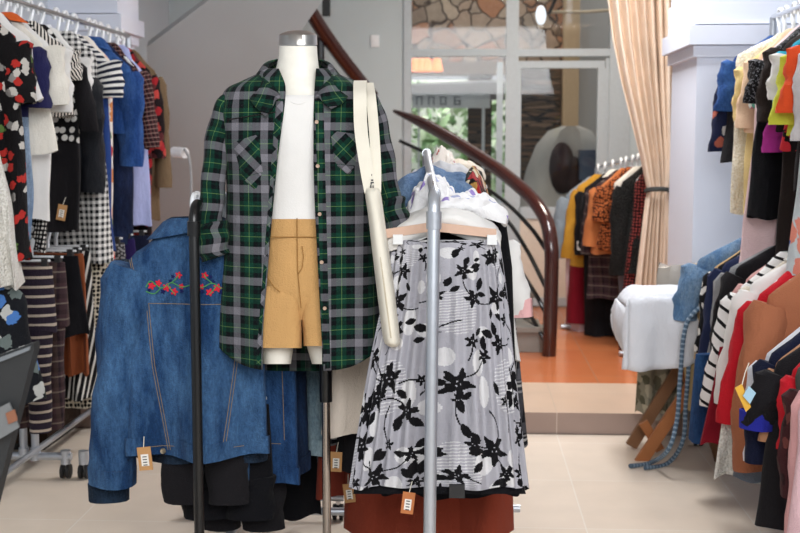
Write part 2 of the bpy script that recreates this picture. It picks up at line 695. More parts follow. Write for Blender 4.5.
# ------------------------------------------------------------------ courtyard behind the glass
def stone_mat(name, scale, cols, grout, gw, stretch=(1, 1, 1), randomness=1.0):
    m, nt, b = new_mat(name)
    v = objmap(nt, stretch)
    nz = N(nt, 'ShaderNodeTexNoise', i_Scale=float(scale) * .8, i_Detail=2.0)
    nt.links.new(v, nz.inputs['Vector'])
    mxv = N(nt, 'ShaderNodeMix', data_type='VECTOR')
    mxv.inputs[0].default_value = .10
    nt.links.new(v, mxv.inputs[4])
    nt.links.new(nz.outputs['Color'], mxv.inputs[5])
    vo = N(nt, 'ShaderNodeTexVoronoi', i_Scale=float(scale), i_Randomness=randomness)
    ve = N(nt, 'ShaderNodeTexVoronoi', feature='DISTANCE_TO_EDGE', i_Scale=float(scale), i_Randomness=randomness)
    nt.links.new(mxv.outputs[1], vo.inputs['Vector'])
    nt.links.new(mxv.outputs[1], ve.inputs['Vector'])
    sx = N(nt, 'ShaderNodeSeparateColor')
    nt.links.new(vo.outputs['Color'], sx.inputs[0])
    k = len(cols)
    cc = ramp(nt, sx.outputs[0], [(i / k, c) for i, c in enumerate(cols)], True)
    f = ramp(nt, ve.outputs['Distance'], [(gw * .4, 0.0), (gw, 1.0)])
    n2 = N(nt, 'ShaderNodeTexNoise', i_Scale=18.0, i_Detail=5.0)
    nt.links.new(v, n2.inputs['Vector'])
    mx = N(nt, 'ShaderNodeMix', data_type='RGBA', blend_type='MULTIPLY')
    mx.inputs[0].default_value = .5
    nt.links.new(mixc(nt, f, grout, cc), mx.inputs[6])
    nt.links.new(ramp(nt, n2.outputs['Fac'], [(.25, .5), (.75, 1.0)]), mx.inputs[7])
    nt.links.new(mx.outputs[2], b.inputs['Base Color'])
    b.inputs['Roughness'].default_value = .85
    bp = N(nt, 'ShaderNodeBump', i_Strength=.6, i_Distance=.02)
    nt.links.new(f, bp.inputs['Height'])
    nt.links.new(bp.outputs[0], b.inputs['Normal'])
    return m


M_crazy = stone_mat('crazy_paving_stone', 6.6, [C('#b29a84'), C('#a67c5e'), C('#bfab95'), C('#93806f'), C('#b57f5d'), C('#a99784')], C('#4a3b30'), .05)
M_slate = stone_mat('stacked_slate', 7.0, [C('#6b5340'), C('#55432f'), C('#7b6450'), C('#483c31')], C('#191410'), .1, (.5, 1, 4.5))
YC = 11.4
struct('exterior_ground', MB().box((.5, 11.2, -.05), (8, 4.2, .1)), simple('courtyard_paving', C('#8b8078'), .8))
mb = MB()
fbar(mb, 380, -130, 574, 62, YC, .2)
struct('exterior_wall_crazy_stone', mb, M_crazy)
mb = MB()
fbar(mb, 508, 62, 574, 340, YC - .05, .25)
struct('exterior_wall_slate', mb, M_slate)
mb = MB()
fbar(mb, 574, -130, 700, 340, YC - .02, .2)
struct('exterior_wall_grey', mb, wall_mat('courtyard_grey', C('#a9a7a2')))
mb = MB()
fbar(mb, 566, -130, 575, 340, YC - .25, .12)
tag(mb.build('timber_post', simple('pale_timber', C('#b39a78'), .7, bump=.3)), 'pale timber post where the stone wall meets the grey wall outside the door', 'post')
mb = MB()
fbar(mb, 380, 62, 508, 74, YC - .2, .3)
tag(mb.build('timber_beam', simple('dark_timber', C('#70583f'), .7)), 'brown timber beam under the crazy stone wall outside', 'beam')
mb = MB()
fbar(mb, 468, 74, 490, 340, YC - .1, .25)
struct('exterior_pillar', mb, M_slate)
# garden behind the opening: hedge of leaf clusters
random.seed(5)
mb = MB()
for i in range(900):
    p = at(random.uniform(385, 510), random.uniform(85, 255), 13 + random.uniform(-.4, .6))
    s = random.uniform(.05, .13)
    a = Vector((random.uniform(-1, 1), random.uniform(-1, 1), random.uniform(-1, 1))).normalized() * s
    c_ = Vector((random.uniform(-1, 1), random.uniform(-1, 1), random.uniform(-1, 1))).normalized() * s * .5
    base = len(mb.v)
    mb.v.extend([tuple(p - a), tuple(p + c_), tuple(p + a), tuple(p - c_)])
    mb.face([base, base + 1, base + 2, base + 3], None, random.randint(0, 2), False)
tag(mb.build('hedge_foliage', [simple('leaf_pale', C('#a9c79a'), .6), simple('leaf_mid', C('#7fa574'), .6), simple('leaf_light', C('#cfe0c4'), .6)]),
    'pale green foliage seen through the glass beyond the courtyard', 'foliage', kind='stuff')
mb = MB()
fbar(mb, 370, 80, 520, 290, 13.9, .1)
struct('exterior_wall_garden', mb, wall_mat('garden_wall_pale', C('#d9ded6')))
# grey awning, sign board and lamps
mb = MB()
pa = [at(411, 86, 10.2), at(505, 82, 10.2), at(505, 100, 10.9), at(411, 100, 10.9)]
mb.prism(pa, (0, 0, .02))
tag(mb.build('grey_awning', simple('awning_grey', C('#9b9da0'), .7)), 'grey awning slanting above the courtyard opening', 'awning')
t = thing('sign_board', 'pale sign board with faded grey letters under the awning', 'sign', at(440, 104, 10.6))
mb = MB()
fbar(mb, 412, 93, 490, 108, 10.55, .03)
fbar(mb, 418, 95, 419.5, 299, 10.57, .02)
fbar(mb, 482, 95, 483.5, 299, 10.57, .02)
mb.build('board', simple('sign_pale', C('#c9d2d3'), .6), t, True)
mb = MB()
for (x, s) in ((416, 'n'), (428, 'n'), (440, 'g'), (454, 's')):
    fbar(mb, x, 96, x + 1.6, 105, 10.54, .008)
    if s != 's':
        fbar(mb, x + 5, 96, x + 6.6, 105, 10.54, .008)
    fbar(mb, x, 96, x + 6.6, 97.6, 10.54, .008)
    if s in 'gs':
        fbar(mb, x, 103.5, x + 6.6, 105, 10.54, .008)
    if s == 's':
        fbar(mb, x, 100, x + 6.6, 101.5, 10.54, .008)
        fbar(mb, x + 5, 100, x + 6.6, 105, 10.54, .008)
mb.build('lettering', simple('sign_letters', C('#8a9499'), .6), t, True)
lampm, nt, b = new_mat('amber_lamp_glow')
b.inputs['Base Color'].default_value = (1, .4, .1, 1)
b.inputs['Emission Color'].default_value = (1, .22, .03, 1)
b.inputs['Emission Strength'].default_value = .8
for i, (x, wd) in enumerate(((415, 'nearest the window frame'), (421, 'second from the window frame'), (427, 'third from the window frame'), (437, 'standing apart at the end of the row'))):
    p = at(x, 64, 10.9)
    t = thing('amber_lantern', 'small glowing amber lantern under the stone wall, ' + wd, 'lamp', p, 0, 'amber lanterns outside')
    MB().lathe([(.02, .05), (.035, .04), (.05, -.03), (.055, -.06), (.03, -.07)], n=14).build('lamp_shade', lampm, t)
    MB().tube([(0, 0, .05), (0, 0, .16), (0, YC - .18 - p.y, .18)], .006, 6).build('cord', M_black, t)
t = thing('reflected_street_lamp', 'reflection of a round white lamp and pale bar in the door glass, modelled outside', 'lamp', at(541, 14, 10.4))  # street lamp mirrored in the glass, modelled as a glowing solid behind it
em, nt, b = new_mat('reflected_lamp_glow')
b.inputs['Base Color'].default_value = (.9, .95, 1, 1)
b.inputs['Emission Color'].default_value = (.85, .93, 1, 1)
b.inputs['Emission Strength'].default_value = 1.1
p = at(541, 15, 10.4)
ring = []
for rr, dy in ((.055, 0), (.06, .015), (.04, .05)):
    ring.append([p + Vector((rr * math.cos(2 * PI * k / 20) * .75, dy + .02 * math.cos(2 * PI * k / 20), rr * 1.35 * math.sin(2 * PI * k / 20))) for k in range(20)])
MB().loft(ring, True, True, True).build('reflected_lamp_head', em, t, True)
MB().tube([at(549, 14, 10.42), at(560, -12, 10.42)], .015, 8).build('bracket', M_black, t, True)
MB().tube([at(551, 12, 10.45), at(585, 12, 10.45), at(625, 9, 10.45)], .013, 8).build('bar', simple('reflected_bar_pale', C('#d8c3a2'), .4), t, True)
# draped chair outside
def dome(mb, pts, Y0, Y1, m=0):
    pass


t = thing('covered_chair', 'white cloth draped over a rounded chair outside the glass door', 'chair', at(555, 225, 10.6))
rings = []
for px0, px1, py in ((562, 580, 126), (548, 592, 131), (536, 600, 145), (526, 604, 170), (519, 606, 200), (515, 608, 240), (510, 612, 308)):
    r = []
    for k in range(28):
        a = 2 * PI * k / 28
        Y = 10.6 + .25 * math.sin(a) * (1 + .12 * math.sin(5 * a))
        r.append(at((px0 + px1) / 2 + (px1 - px0) / 2 * math.cos(a), py, Y))
    rings.append(r)
MB().loft(rings, True, True, True).build('cloth_cover', plain('dim_white_cloth', C('#b9b6ae')), t, True)
mb = MB()
for (x, y, sx, sy) in ((562, 168, 13, 26), (574, 180, 9, 24)):
    rr = []
    for q in (0, .5, .85, 1):
        rr.append([at(x + sx * math.cos(2 * PI * k / 18) * math.sqrt(1 - q * q + .01), y + sy * math.sin(2 * PI * k / 18) * math.sqrt(1 - q * q + .01), 10.36 - .12 * q) for k in range(18)])
    mb.loft(rr, True, False, True)
mb.build('dark_opening', plain('dark_cushion', C('#3a2c2a')), t, True)
mb = MB()
fbar(mb, 580, 150, 600, 180, 10.2, .25)
t2 = tag(mb.build('blue_crate', simple('dusty_blue', C('#3f4c60'), .6)), 'dusty blue crate beside the covered chair outside', 'crate')

# staircase railing
M_hand = simple('dark_red_wood', C('#3a1612'), .18, bscale=12, Coat_Weight=.6, Coat_Roughness=.1)
t = thing('stair_railing', 'dark polished wooden stair handrail curving down into its newel post', 'railing', at(550, 358, 6.95))


def smooth_path(pts, n=6):
    pts = [Vector(p) for p in pts]
    out = []
    for i in range(len(pts) - 1):
        p0 = pts[max(0, i - 1)]
        p1, p2 = pts[i], pts[i + 1]
        p3 = pts[min(len(pts) - 1, i + 2)]
        for k in range(n):
            s = k / n
            out.append(.5 * ((2 * p1) + (-p0 + p2) * s + (2 * p0 - 5 * p1 + 4 * p2 - p3) * s * s + (-p0 + 3 * p1 - 3 * p2 + p3) * s ** 3))
    out.append(pts[-1])
    return out


hp = smooth_path([at(394, 111, 8.6), at(430, 127, 8.3), at(480, 157, 7.75), at(520, 187, 7.3), at(543, 214, 7.05), at(551, 245, 6.95), at(551, 290, 6.95), at(549, 356, 6.95)])
rad = [min(.042, .012 + .06 * i / len(hp) * 4) for i in range(len(hp))]
MB().tube(hp, rad, 14).build('handrail', M_hand, t, True)
for arc in ([(400, 141, 8.55), (450, 165, 8.1), (500, 198, 7.6), (530, 227, 7.2), (546, 250, 7.0)],
            [(455, 180, 8.1), (500, 213, 7.65), (525, 247, 7.25), (546, 288, 7.0)],
            [(490, 232, 7.9), (515, 263, 7.5), (535, 293, 7.1), (545, 312, 7.0)],
            [(495, 268, 7.9), (520, 298, 7.5), (536, 325, 7.1), (545, 342, 7.0)]):
    MB().tube(smooth_path([at(*q) for q in arc]), .013, 8).build('rail_bar', M_black, t, True)
MB().tube([at(472, 154, 7.83), at(472, 330, 7.83)], .016, 8).build('baluster', M_black, t, True)
t = thing('upper_handrail', 'dark wooden handrail of the upper flight slanting behind the mannequin', 'railing', at(358, 82, 8.5))
MB().tube(smooth_path([at(305, 2, 8.0), at(322, 30, 8.15), at(345, 62, 8.35), at(372, 96, 8.6)]), .05, 12).build('handrail', M_hand, t, True)
MB().tube([at(320, 25, 8.2), at(320, 200, 8.2)], .03, 8).build('baluster', M_black, t, True)
mb = MB()
fbar(mb, 322, -10, 330, 16, 8.5, .04)
mb.build('bracket', M_black, t, True)
t = thing('light_switch', 'white light switch on the grey wall beside the glazing', 'switch', at(375, 41, WB - .01))
fbar(MB(), 371, 35, 379, 47, WB - .015, .014).build('plate', M_plastic, t, True)
fbar(MB(), 373.5, 38, 376.5, 44, WB - .02, .01).build('rocker', M_plastic, t, True)

# curtain with tie-back
M_curt = plain('beige_curtain', C('#f2dcc6'), .7, .15)
t = thing('curtain', 'long beige pleated curtain tied back beside the white column', 'curtain', at(650, 370, 6.6))
rows = [(-60, 600, 680), (0, 607, 677), (40, 612, 677), (80, 620, 676), (120, 630, 675), (160, 640, 674), (182, 645, 672), (191, 647, 670), (200, 645, 671), (230, 641, 672), (280, 635, 673), (330, 629, 674), (368, 624, 675)]
rings = []
npl = 8
NN = 120
for py, x0, x1 in rows:
    r = []
    for k in range(NN + 1):
        s = k / NN
        wd = (x1 - x0)
        dep = .045 * (wd / 60)
        Yy = 6.62 + dep * math.sin(2 * PI * npl * (s ** 1.15)) + .015 * math.sin(2 * PI * 3 * s + py * .01)
        r.append(at(x0 + wd * s + 1.2 * math.sin(2 * PI * npl * s + 1), py, Yy))
    rings.append(r)
dense = []
for i in range(len(rings) - 1):
    for q in range(4):
        dense.append([Vector(a).lerp(Vector(b), q / 4) for a, b in zip(rings[i], rings[i + 1])])
dense.append(rings[-1])
MB().loft(dense, False).build('drape', M_curt, t, True, solid=.004)
ring = [at(658.5 + 12.5 * math.cos(a), 191 - 2 * math.sin(a) + .2 * 0, 6.62 - .075 * math.sin(a)) for a in [2 * PI * k / 24 for k in range(25)]]
MB().tube(ring, .010, 8, flat=1.3).build('tie_back', simple('dark_cord', C('#3c3f3d'), .8), t, True)
MB().tube([at(590, -55, 6.6), at(690, -55, 6.6)], .015, 8).build('curtain_rod', M_chrome, t, True)

# ------------------------------------------------------------------ clothing builders
rng = random.Random(11)


def sup(c, e):
    return math.copysign(abs(c) ** (2 / e), c)


def body_rings(prof, N_=40, fold=.25, k=5, ph=0.0, rows=26, e=2.2, sway=0.0):
    """prof: (z, half width, half depth) from the top down -> cloth rings"""
    zs = [p[0] for p in prof]
    tot = zs[0] - zs[-1]
    out = []
    for r in range(rows + 1):
        z = zs[0] - tot * (r / rows) ** 1.15
        for i in range(len(prof) - 1):
            if prof[i + 1][0] <= z + 1e-9:
                break
        a, b = prof[i], prof[i + 1]
        s = (a[0] - z) / max(1e-6, a[0] - b[0])
        hw = a[1] + (b[1] - a[1]) * s
        hd = a[2] + (b[2] - a[2]) * s
        v = r / rows
        am = fold * max(0, v - .12)
        ring = []
        for q in range(N_):
            th = 2 * PI * q / N_ + PI / 2
            c, s_ = math.cos(th), math.sin(th)
            x = hw * sup(c, e) + sway * v * v
            wav = math.sin(k * x / max(.05, hw) * 1.9 + ph + v * 1.1) + .5 * math.sin(k * 1.7 * x / max(.05, hw) + ph * 2 - v)
            y = hd * sup(s_, e) * (1 + .35 * am * math.sin(3 * th + ph)) + hd * am * wav * 1.2
            zz = z + (.006 * math.sin(k * th + ph) if r == rows else 0)
            ring.append((x, y, zz))
        out.append(ring)
    last = out[-1]
    cx = sum(p[0] for p in last) / N_
    cy = sum(p[1] for p in last) / N_
    out.append([(cx + (p[0] - cx) * .93, cy + (p[1] - cy) * .85, p[2] + .012) for p in last])
    return out


def price_tag(parent, loc, rz=0, tilt=0.0, h=.062, w_=.036, col_=None):
    t = MB()
    rot = Matrix.Rotation(rz, 3, 'Z') @ Matrix.Rotation(tilt, 3, 'Y')
    L_ = Vector(loc)
    t.box(L_, (w_, .002, h), rot)
    o = t.build('price_tag', col_ or M_kraft, parent)
    s = MB()
    s.box(L_ + rot @ Vector((0, -.0018, -.004)), (w_ * .55, .001, h * .5), rot)
    for k in range(4):
        s.box(L_ + rot @ Vector((0, -.0028, -.018 + .008 * k)), (w_ * .3, .001, .0025), rot, m=1)
    s.build('tag_label', [M_tagw, M_ink], o)
    MB().tube([L_ + rot @ Vector((0, 0, h / 2)), L_ + rot @ Vector((.004, .004, h / 2 + .03))], .0012, 5).build('tag_string', M_cream, o)
    return o


def hanger(desc, loc, rz, w_=.2, hook=.1, drop=.07, mat=None, clips=False, wood=False):
    t = thing('clothes_hanger', desc, 'hanger', loc, rz, 'clothes hangers')
    pts = []
    r = .030
    for k in range(10):
        a = PI * 1.15 - PI * 1.25 * k / 9
        pts.append((0, r * math.cos(a), r * math.sin(a) - .008))
    pts.append((0, 0.012, -.045))
    pts.append((0, 0, -.06))
    pts.append((0, 0, -hook))
    MB().tube(pts, .0085 if mat is M_plastic or mat is None else .003, 6).build('hook', (mat or M_plastic) if mat is None or mat is M_plastic else M_chrome, t)
    if clips:
        MB().tube([(-w_, 0, -hook), (w_, 0, -hook)], .005, 6).build('bar', mat or M_plastic, t)
        mb = MB()
        for s in (-1, 1):
            MB().box((s * w_ * .85, 0, -hook - .012), (.022, .026, .035)).build('clip', M_castor, t)
    else:
        pts = [(-w_ * .82, 0, -hook - drop * .86 - .008), (-w_ * .6, 0, -hook - drop * .55), (-w_ * .25, 0, -hook - drop * .12), (0, 0, -hook + .006),
               (w_ * .25, 0, -hook - drop * .12), (w_ * .6, 0, -hook - drop * .55), (w_ * .82, 0, -hook - drop * .86 - .008)]
        pts = [(p[0], p[1], p[2] - .012) for p in pts]
        MB().tube(pts, .010, 7, flat=1.6).build('shoulder_bar', mat or M_plastic, t)
    return t


def garment(name, label, cat, mat, loc, rz=0, w_=.2, L=.62, d=.045, flare=.08, sleeve=0, sr=.065, smat=None, collar=None, fold=.35,
            k=4, tagp=None, neck=.06, group=None, hook=.10, drop=.075, hang=True, hmat=None, sl_out=.10, taper=.75, hem=None, waist=None, sway=0.0, cuff=None, lower=None, tuck=False):
    """a garment on a hanger: body, sleeves, collar, hem band, tag; the origin is on the rail"""
    t = thing(name, label, cat, loc, rz, group)
    ph = rng.uniform(0, 6)
    roll = 0 if group else rng.uniform(-.07, .07)
    t.rotation_euler = (rng.uniform(-.03, .03) * (0 if group else 1), roll, rz)
    sway = sway or (0 if group else rng.uniform(-.025, .025))
    if not group:
        drop *= rng.uniform(1.05, 1.6)
        k = k + rng.uniform(-1, 1.5)
        fold *= rng.uniform(.9, 1.7)
    z0 = -hook
    hw_h = w_ * (1 + flare)
    prof = [(z0 + .004, neck, .022), (z0 - .012, neck * 1.35, .03), (z0 - drop * .55, w_ * .66, d * .8), (z0 - drop, w_ * .96, d * .85), (z0 - drop - .03, w_, d),
            (z0 - .22, w_ * .97, d * 1.05)]
    if waist:
        prof.append((z0 - .38, w_ * waist, d * 1.05))
    prof.append((z0 - L, hw_h, d * (1.15 + flare)))
    br = body_rings(prof, fold=fold, k=k, ph=ph, sway=sway)
    if not group:
        br = [[(p[0] + .014 * mnoise.noise((p[0] * 5, p[2] * 4 + ph, ph)) * min(1, i / 8), p[1] + .02 * mnoise.noise((p[0] * 6 + ph, p[2] * 5, 3)) * min(1, i / 8), p[2]) for p in r] for i, r in enumerate(br)]
    if lower:
        zl = z0 - lower[1]
        ix = max(i for i, r in enumerate(br) if r[0][2] > zl)
        MB().loft(br[:ix + 1], True, False, False).build('body', mat, t)
        MB().loft(br[ix:], True, False, True).build('lower_body', lower[0], t)
    else:
        MB().loft(br, True, False, True).build('body', mat, t)
    if sleeve:
        for s in (-1, 1):
            pr_ = random.Random(int(ph * 1000) + s)
            rings = []
            ns = 12
            for q in range(ns + 1):
                v = q / ns
                ax = sl_out * (1 - .75 * v)
                so_ = -.28 if (tuck and s > 0) else sl_out
                cxx = s * (w_ * .90 + so_ * sleeve * (v - .38 * v * v) * 1.1 + .015 * v)
                cz = z0 - drop - .035 - sleeve * v * .98
                cyy = .012 * math.sin(v * 5 + ph) * v + (.075 * min(1, v * 3) if tuck and s > 0 else 0)
                rr = sr * (1 + (taper - 1) * v)
                if q == 0:
                    rr *= .75
                ring = []
                for kk in range(16):
                    a = 2 * PI * kk / 16
                    wr = 1 + .10 * math.sin(3 * a + v * 9 + ph) + .06 * math.sin(v * 22 + a * 2)
                    ring.append((cxx + rr * math.cos(a) * wr, cyy + min(rr * .8, d * 1.15) * math.sin(a) * wr, cz - s * rr * math.cos(a) * (-.35 if True else 0) * (1 - v)))
                rings.append(ring)
            l2 = rings[-1]
            c0 = [sum(p[i] for p in l2) / 16 for i in range(3)]
            rings.append([(c0[0] + (p[0] - c0[0]) * .85, c0[1] + (p[1] - c0[1]) * .85, p[2] + .01) for p in l2])
            so = MB().loft(rings, True, True, True, flip=(s > 0) and False).build('sleeve', smat or mat, t)
            if cuff:
                cr = []
                for dz, g in ((.0, 1.0), (-.004, 1.07), (.05, 1.1), (.052, 1.0)):
                    cr.append([(c0[0] + (p[0] - c0[0]) * g, c0[1] + (p[1] - c0[1]) * g, p[2] + dz) for p in l2])
                MB().loft(cr, True).build('cuff', cuff, so)
    if collar:
        cm, ch = collar
        rings = []
        for g, dz in ((1.0, .0), (1.02, ch), (1.25, ch * .9), (1.9, -ch * .5), (1.85, -ch * .55)):
            ring = []
            for q in range(24):
                a = 2 * PI * q / 24 + PI / 2
                ring.append((neck * g * math.cos(a), .026 * (1 + (g - 1) * 1.1) * math.sin(a) * 1.1, z0 + dz - max(0, g - 1) * .03 * abs(math.cos(a)) + 0.0))
            rings.append(ring)
        MB().loft(rings, True).build('collar', cm, t, solid=.003)
    if hem:
        hm, hh = hem
        l2 = br[-2]
        rr = [[(p[0] * g, p[1] * (g + .02) if g > 1 else p[1] * g, p[2] + dz) for p in l2] for g, dz in ((1.0, -.003), (1.03, -.003), (1.03, hh), (1.0, hh))]
        MB().loft(rr, True).build('hem_band', hm, t)
    if tagp:
        price_tag(t, (tagp[0], tagp[1], tagp[2]), tilt=rng.uniform(-.25, .25))
    if hang:
        hanger('%s hanger holding the %s' % ('pale wooden' if hmat is M_woodh else 'white plastic', short(label)), loc, rz, w_, hook, drop, hmat).rotation_euler = t.rotation_euler
    return t


def short(label):
    ws = label.split()
    return ' '.join(ws[:11])


def skirt(name, label, cat, mat, loc, rz=0, w_=.15, L=.5, flare=.5, d=.04, fold=.5, k=5, band=None, tagp=None, hook=.09, hang=True, group=None, layers=None, hmat=None, e=2.2):
    t = thing(name, label, cat, loc, rz, group)
    ph = rng.uniform(0, 6)
    z0 = -hook - .02
    prof = [(z0, w_, d * .6), (z0 - .04, w_ * 1.02, d * .7), (z0 - .15, w_ * (1 + flare * .4), d), (z0 - L, w_ * (1 + flare), d * (1 + flare * .6))]
    br = body_rings(prof, N_=56, fold=fold, k=k, ph=ph, e=e)
    MB().loft(br, True, True, True).build('body', mat, t)
    if band:
        rr = [[(p[0] * g, p[1] * g * 1.05, p[2] + dz) for p in br[0]] for g, dz in ((1.0, .004), (1.04, .004), (1.05, -.035), (1.0, -.036))]
        MB().loft(rr, True).build('waistband', band, t)
    if tagp:
        price_tag(t, tagp, tilt=rng.uniform(-.2, .2))
    if hang:
        hanger('white clip hanger holding the ' + short(label), loc, rz, w_ * .95, hook, .05, hmat, clips=True)
    return t


def trousers(name, label, cat, mat, loc, rz=0, w_=.14, L=.75, d=.04, leg=.075, taper=.8, tagp=None, hook=.09, hang=True, group=None, band=None):
    t = thing(name, label, cat, loc, rz, group)
    ph = rng.uniform(0, 6)
    z0 = -hook - .02
    zc = z0 - .24
    prof = [(z0, w_, d * .7), (z0 - .05, w_ * 1.02, d), (zc, w_ * 1.08, d * 1.1)]
    br = body_rings(prof, fold=.15, k=4, ph=ph, rows=8)
    MB().loft(br, True, True, True).build('body', mat, t)
    for s in (-1, 1):
        rings = []
        for q in range(13):
            v = q / 12
            rr = leg * (1 + (taper - 1) * v)
            z = zc + .02 - (L - .24) * v
            ring = []
            for kk in range(16):
                a = 2 * PI * kk / 16
                wr = 1 + .07 * math.sin(3 * a + v * 8 + ph + s)
                ring.append((s * w_ * .52 + rr * math.cos(a) * wr, d * 1.0 * math.sin(a) * wr, z))
            rings.append(ring)
        rings.append([(s * w_ * .52 + (p[0] - s * w_ * .52) * .88, p[1] * .85, p[2] + .012) for p in rings[-1]])
        MB().loft(rings, True, True, True).build('leg', mat, t)
    if band:
        rr = [[(p[0] * g, p[1] * g * 1.05, p[2] + dz) for p in br[0]] for g, dz in ((1.0, .004), (1.04, .004), (1.05, -.035), (1.0, -.036))]
        MB().loft(rr, True).build('waistband', band, t)
    if tagp:
        price_tag(t, tagp, tilt=rng.uniform(-.2, .2))
    if hang:
        hanger('white clip hanger holding the ' + short(label), loc, rz, w_ * .95, hook, .05, None, clips=True)
    return t

from mathutils.bvhtree import BVHTree


def child(t, nm):
    for c in t.children:
        if c.name.split('.')[0] == nm:
            return c


def front_projector(ob):
    me = ob.data
    bv = BVHTree.FromPolygons([v.co.copy() for v in me.vertices], [tuple(p.vertices) for p in me.polygons])

    def f(x, z, off=.002):
        hit = bv.ray_cast(Vector((x, -1, z)), Vector((0, 1, 0)))
        if hit[0] is None:
            return None
        return Vector((x, hit[0].y - off, z))
    return f


def seam(t, pr, pts, mat, r=.0011, name='seam', parent=None):
    out = []
    for i in range(len(pts) - 1):
        for k in range(10):
            s = k / 10
            x = pts[i][0] + (pts[i + 1][0] - pts[i][0]) * s
            z = pts[i][1] + (pts[i + 1][1] - pts[i][1]) * s
            p = pr(x, z, .0012)
            if p:
                out.append(p)
    if len(out) > 3:
        MB().tube(out, r, 5).build(name, mat, parent or t)


# ------------------------------------------------------------------ racks: posts, rails, feet, castors
def castor(t, x, y, parent=None):
    z = 0
    w_ = MB()
    n = 18
    for s in (-.012, .012):
        rings = [[(x + s + dx, y + r * math.cos(2 * PI * k / n), .03 + r * math.sin(2 * PI * k / n)) for k in range(n)] for dx, r in ((-.007, .022), (-.006, .029), (.006, .029), (.007, .022))]
        w_.loft(rings, True, True, True)
    o = w_.build('castor_wheel', M_castor, t)
    MB().tube([(x, y, .03), (x, y, .075)], .009, 8).build('castor_stem', M_chrome, o)


def inv_loc(t, p):
    return Matrix.LocRotScale(t.location, t.rotation_euler, None).inverted() @ Vector(p)


# black-post rack on the left of the mannequin
p0 = at(193.5, 205, 3.28)
BR0 = Vector((p0.x, 3.28, p0.z))
BR1 = Vector((at(262, 190, 4.15).x, 4.15, p0.z))
t = thing('clothes_rack', 'low clothes rack with a glossy black front post carrying the denim jackets', 'clothes rack', (BR0.x, BR0.y, 0))
ang = math.atan2(BR1.x - BR0.x, BR1.y - BR0.y)


def L_(p):
    return inv_loc(t, p)


ht = BR0.z
el = [L_((BR0.x, BR0.y, .05)), L_((BR0.x, BR0.y, ht - .05))] + [L_((BR0.x, BR0.y + .05 - .05 * math.cos(a), ht - .05 + .05 * math.sin(a))) for a in (.35, .8, 1.2, PI / 2)]
MB().tube(el, .0145, 16).build('post', M_black, t)
MB().tube([L_((BR0.x, BR0.y, ht - .085)), L_((BR0.x, BR0.y, ht - .045))], 0.0185, 16).build('elbow_collar', M_black, t)
MB().tube([L_((BR0.x, BR0.y + .05, ht)), L_(BR1)], .0125, 12).build('rail', M_chrome, t)
MB().tube([L_((BR1.x, BR1.y, .05)), L_(BR1)], .0165, 14).build('post', M_black, t)
for yy, xx in ((BR0.y, BR0.x), (BR1.y, BR1.x)):
    MB().tube([L_((xx - .28, yy, .085)), L_((xx + .28, yy, .085))], .0155, 12).build('foot_bar', M_steel, t)
    for s in (-1, 1):
        q = L_((xx + s * .26, yy, 0))
        castor(t, q.x, q.y)
MB().tube([L_((BR0.x, BR0.y, .12)), L_((BR1.x, BR1.y, .12))], .0125, 12).build('base_bar', M_steel, t)
for yy in (3.95, 4.28):
    MB().tube([L_((at(200, 500, yy).x, yy, .095)), L_((at(345, 500, yy).x, yy, .095))], .014, 12).build('cross_bar', M_steel, t)

# silver rack on the right
p0 = at(434, 196, 3.1)
p1 = at(427, 153, 4.3)
SR0 = Vector((p0.x, 3.1, p0.z))
SR1 = Vector((p1.x, 4.3, p1.z))
t = thing('clothes_rack', 'low clothes rack of grey steel tube standing in front of the floral skirt', 'clothes rack', (SR0.x, SR0.y, 0))
pb = at(428.5, 533, 3.1)
ht = SR0.z
MB().tube([L_((pb.x, SR0.y, .05)), L_((SR0.x, SR0.y, ht - .05))] + [L_((SR0.x, SR0.y + .05 - .05 * math.cos(a), ht - .05 + .055 * math.sin(a))) for a in (.35, .8, 1.2, PI / 2)], .0165, 16).build('post', M_steel, t)
MB().tube([L_((SR0.x, SR0.y, ht - .085)), L_((SR0.x, SR0.y, ht - .04))], .020, 16).build('elbow_collar', M_steel, t)
MB().tube([L_((SR0.x, SR0.y + .05, ht)), L_((SR1.x, SR1.y - .05, SR1.z))], .0135, 12).build('rail', M_steel, t)
MB().tube([L_((SR1.x, SR1.y, .05)), L_((SR1.x, SR1.y, SR1.z - .05))] + [L_((SR1.x, SR1.y - .05 + .05 * math.cos(a), SR1.z - .05 + .05 * math.sin(a))) for a in (.35, .8, 1.2, PI / 2)], .0165, 14).build('post', M_steel, t)
for yy, xx in ((SR0.y, SR0.x), (SR1.y, SR1.x)):
    MB().tube([L_((xx - .3, yy, .085)), L_((xx + .3, yy, .085))], .0155, 12).build('foot_bar', M_steel, t)
    for s in (-1, 1):
        q = L_((xx + s * .28, yy, 0))
        castor(t, q.x, q.y)
MB().tube([L_((SR0.x, SR0.y, .12)), L_((SR1.x, SR1.y, .12))], .0125, 12).build('base_bar', M_steel, t)
MB().tube([L_((at(345, 520, 4.0).x, 4.0, .10)), L_((at(520, 520, 4.0).x, 4.0, .10))], .014, 12).build('cross_bar', M_steel, t)

# ------------------------------------------------------------------ mannequin
YM = 3.42
base = at(326, 620, YM)
t = thing('mannequin', 'white headless shop mannequin with a chrome neck cap on a pole stand', 'mannequin', (base.x, YM, 0))
M_man = simple('mannequin_white', C('#e9e5da'), .42)


def prow(py, x0, x1, b, Y=YM, n=40, e=2.25, yo=0):
    xc, a = (x0 + x1) / 2, (x1 - x0) / 2
    out = []
    for k in range(n):
        th = 2 * PI * k / n
        yy = Y + yo + b * sup(math.sin(th), e)
        out.append(at(xc + a * sup(math.cos(th), e), py, yy))
    return out


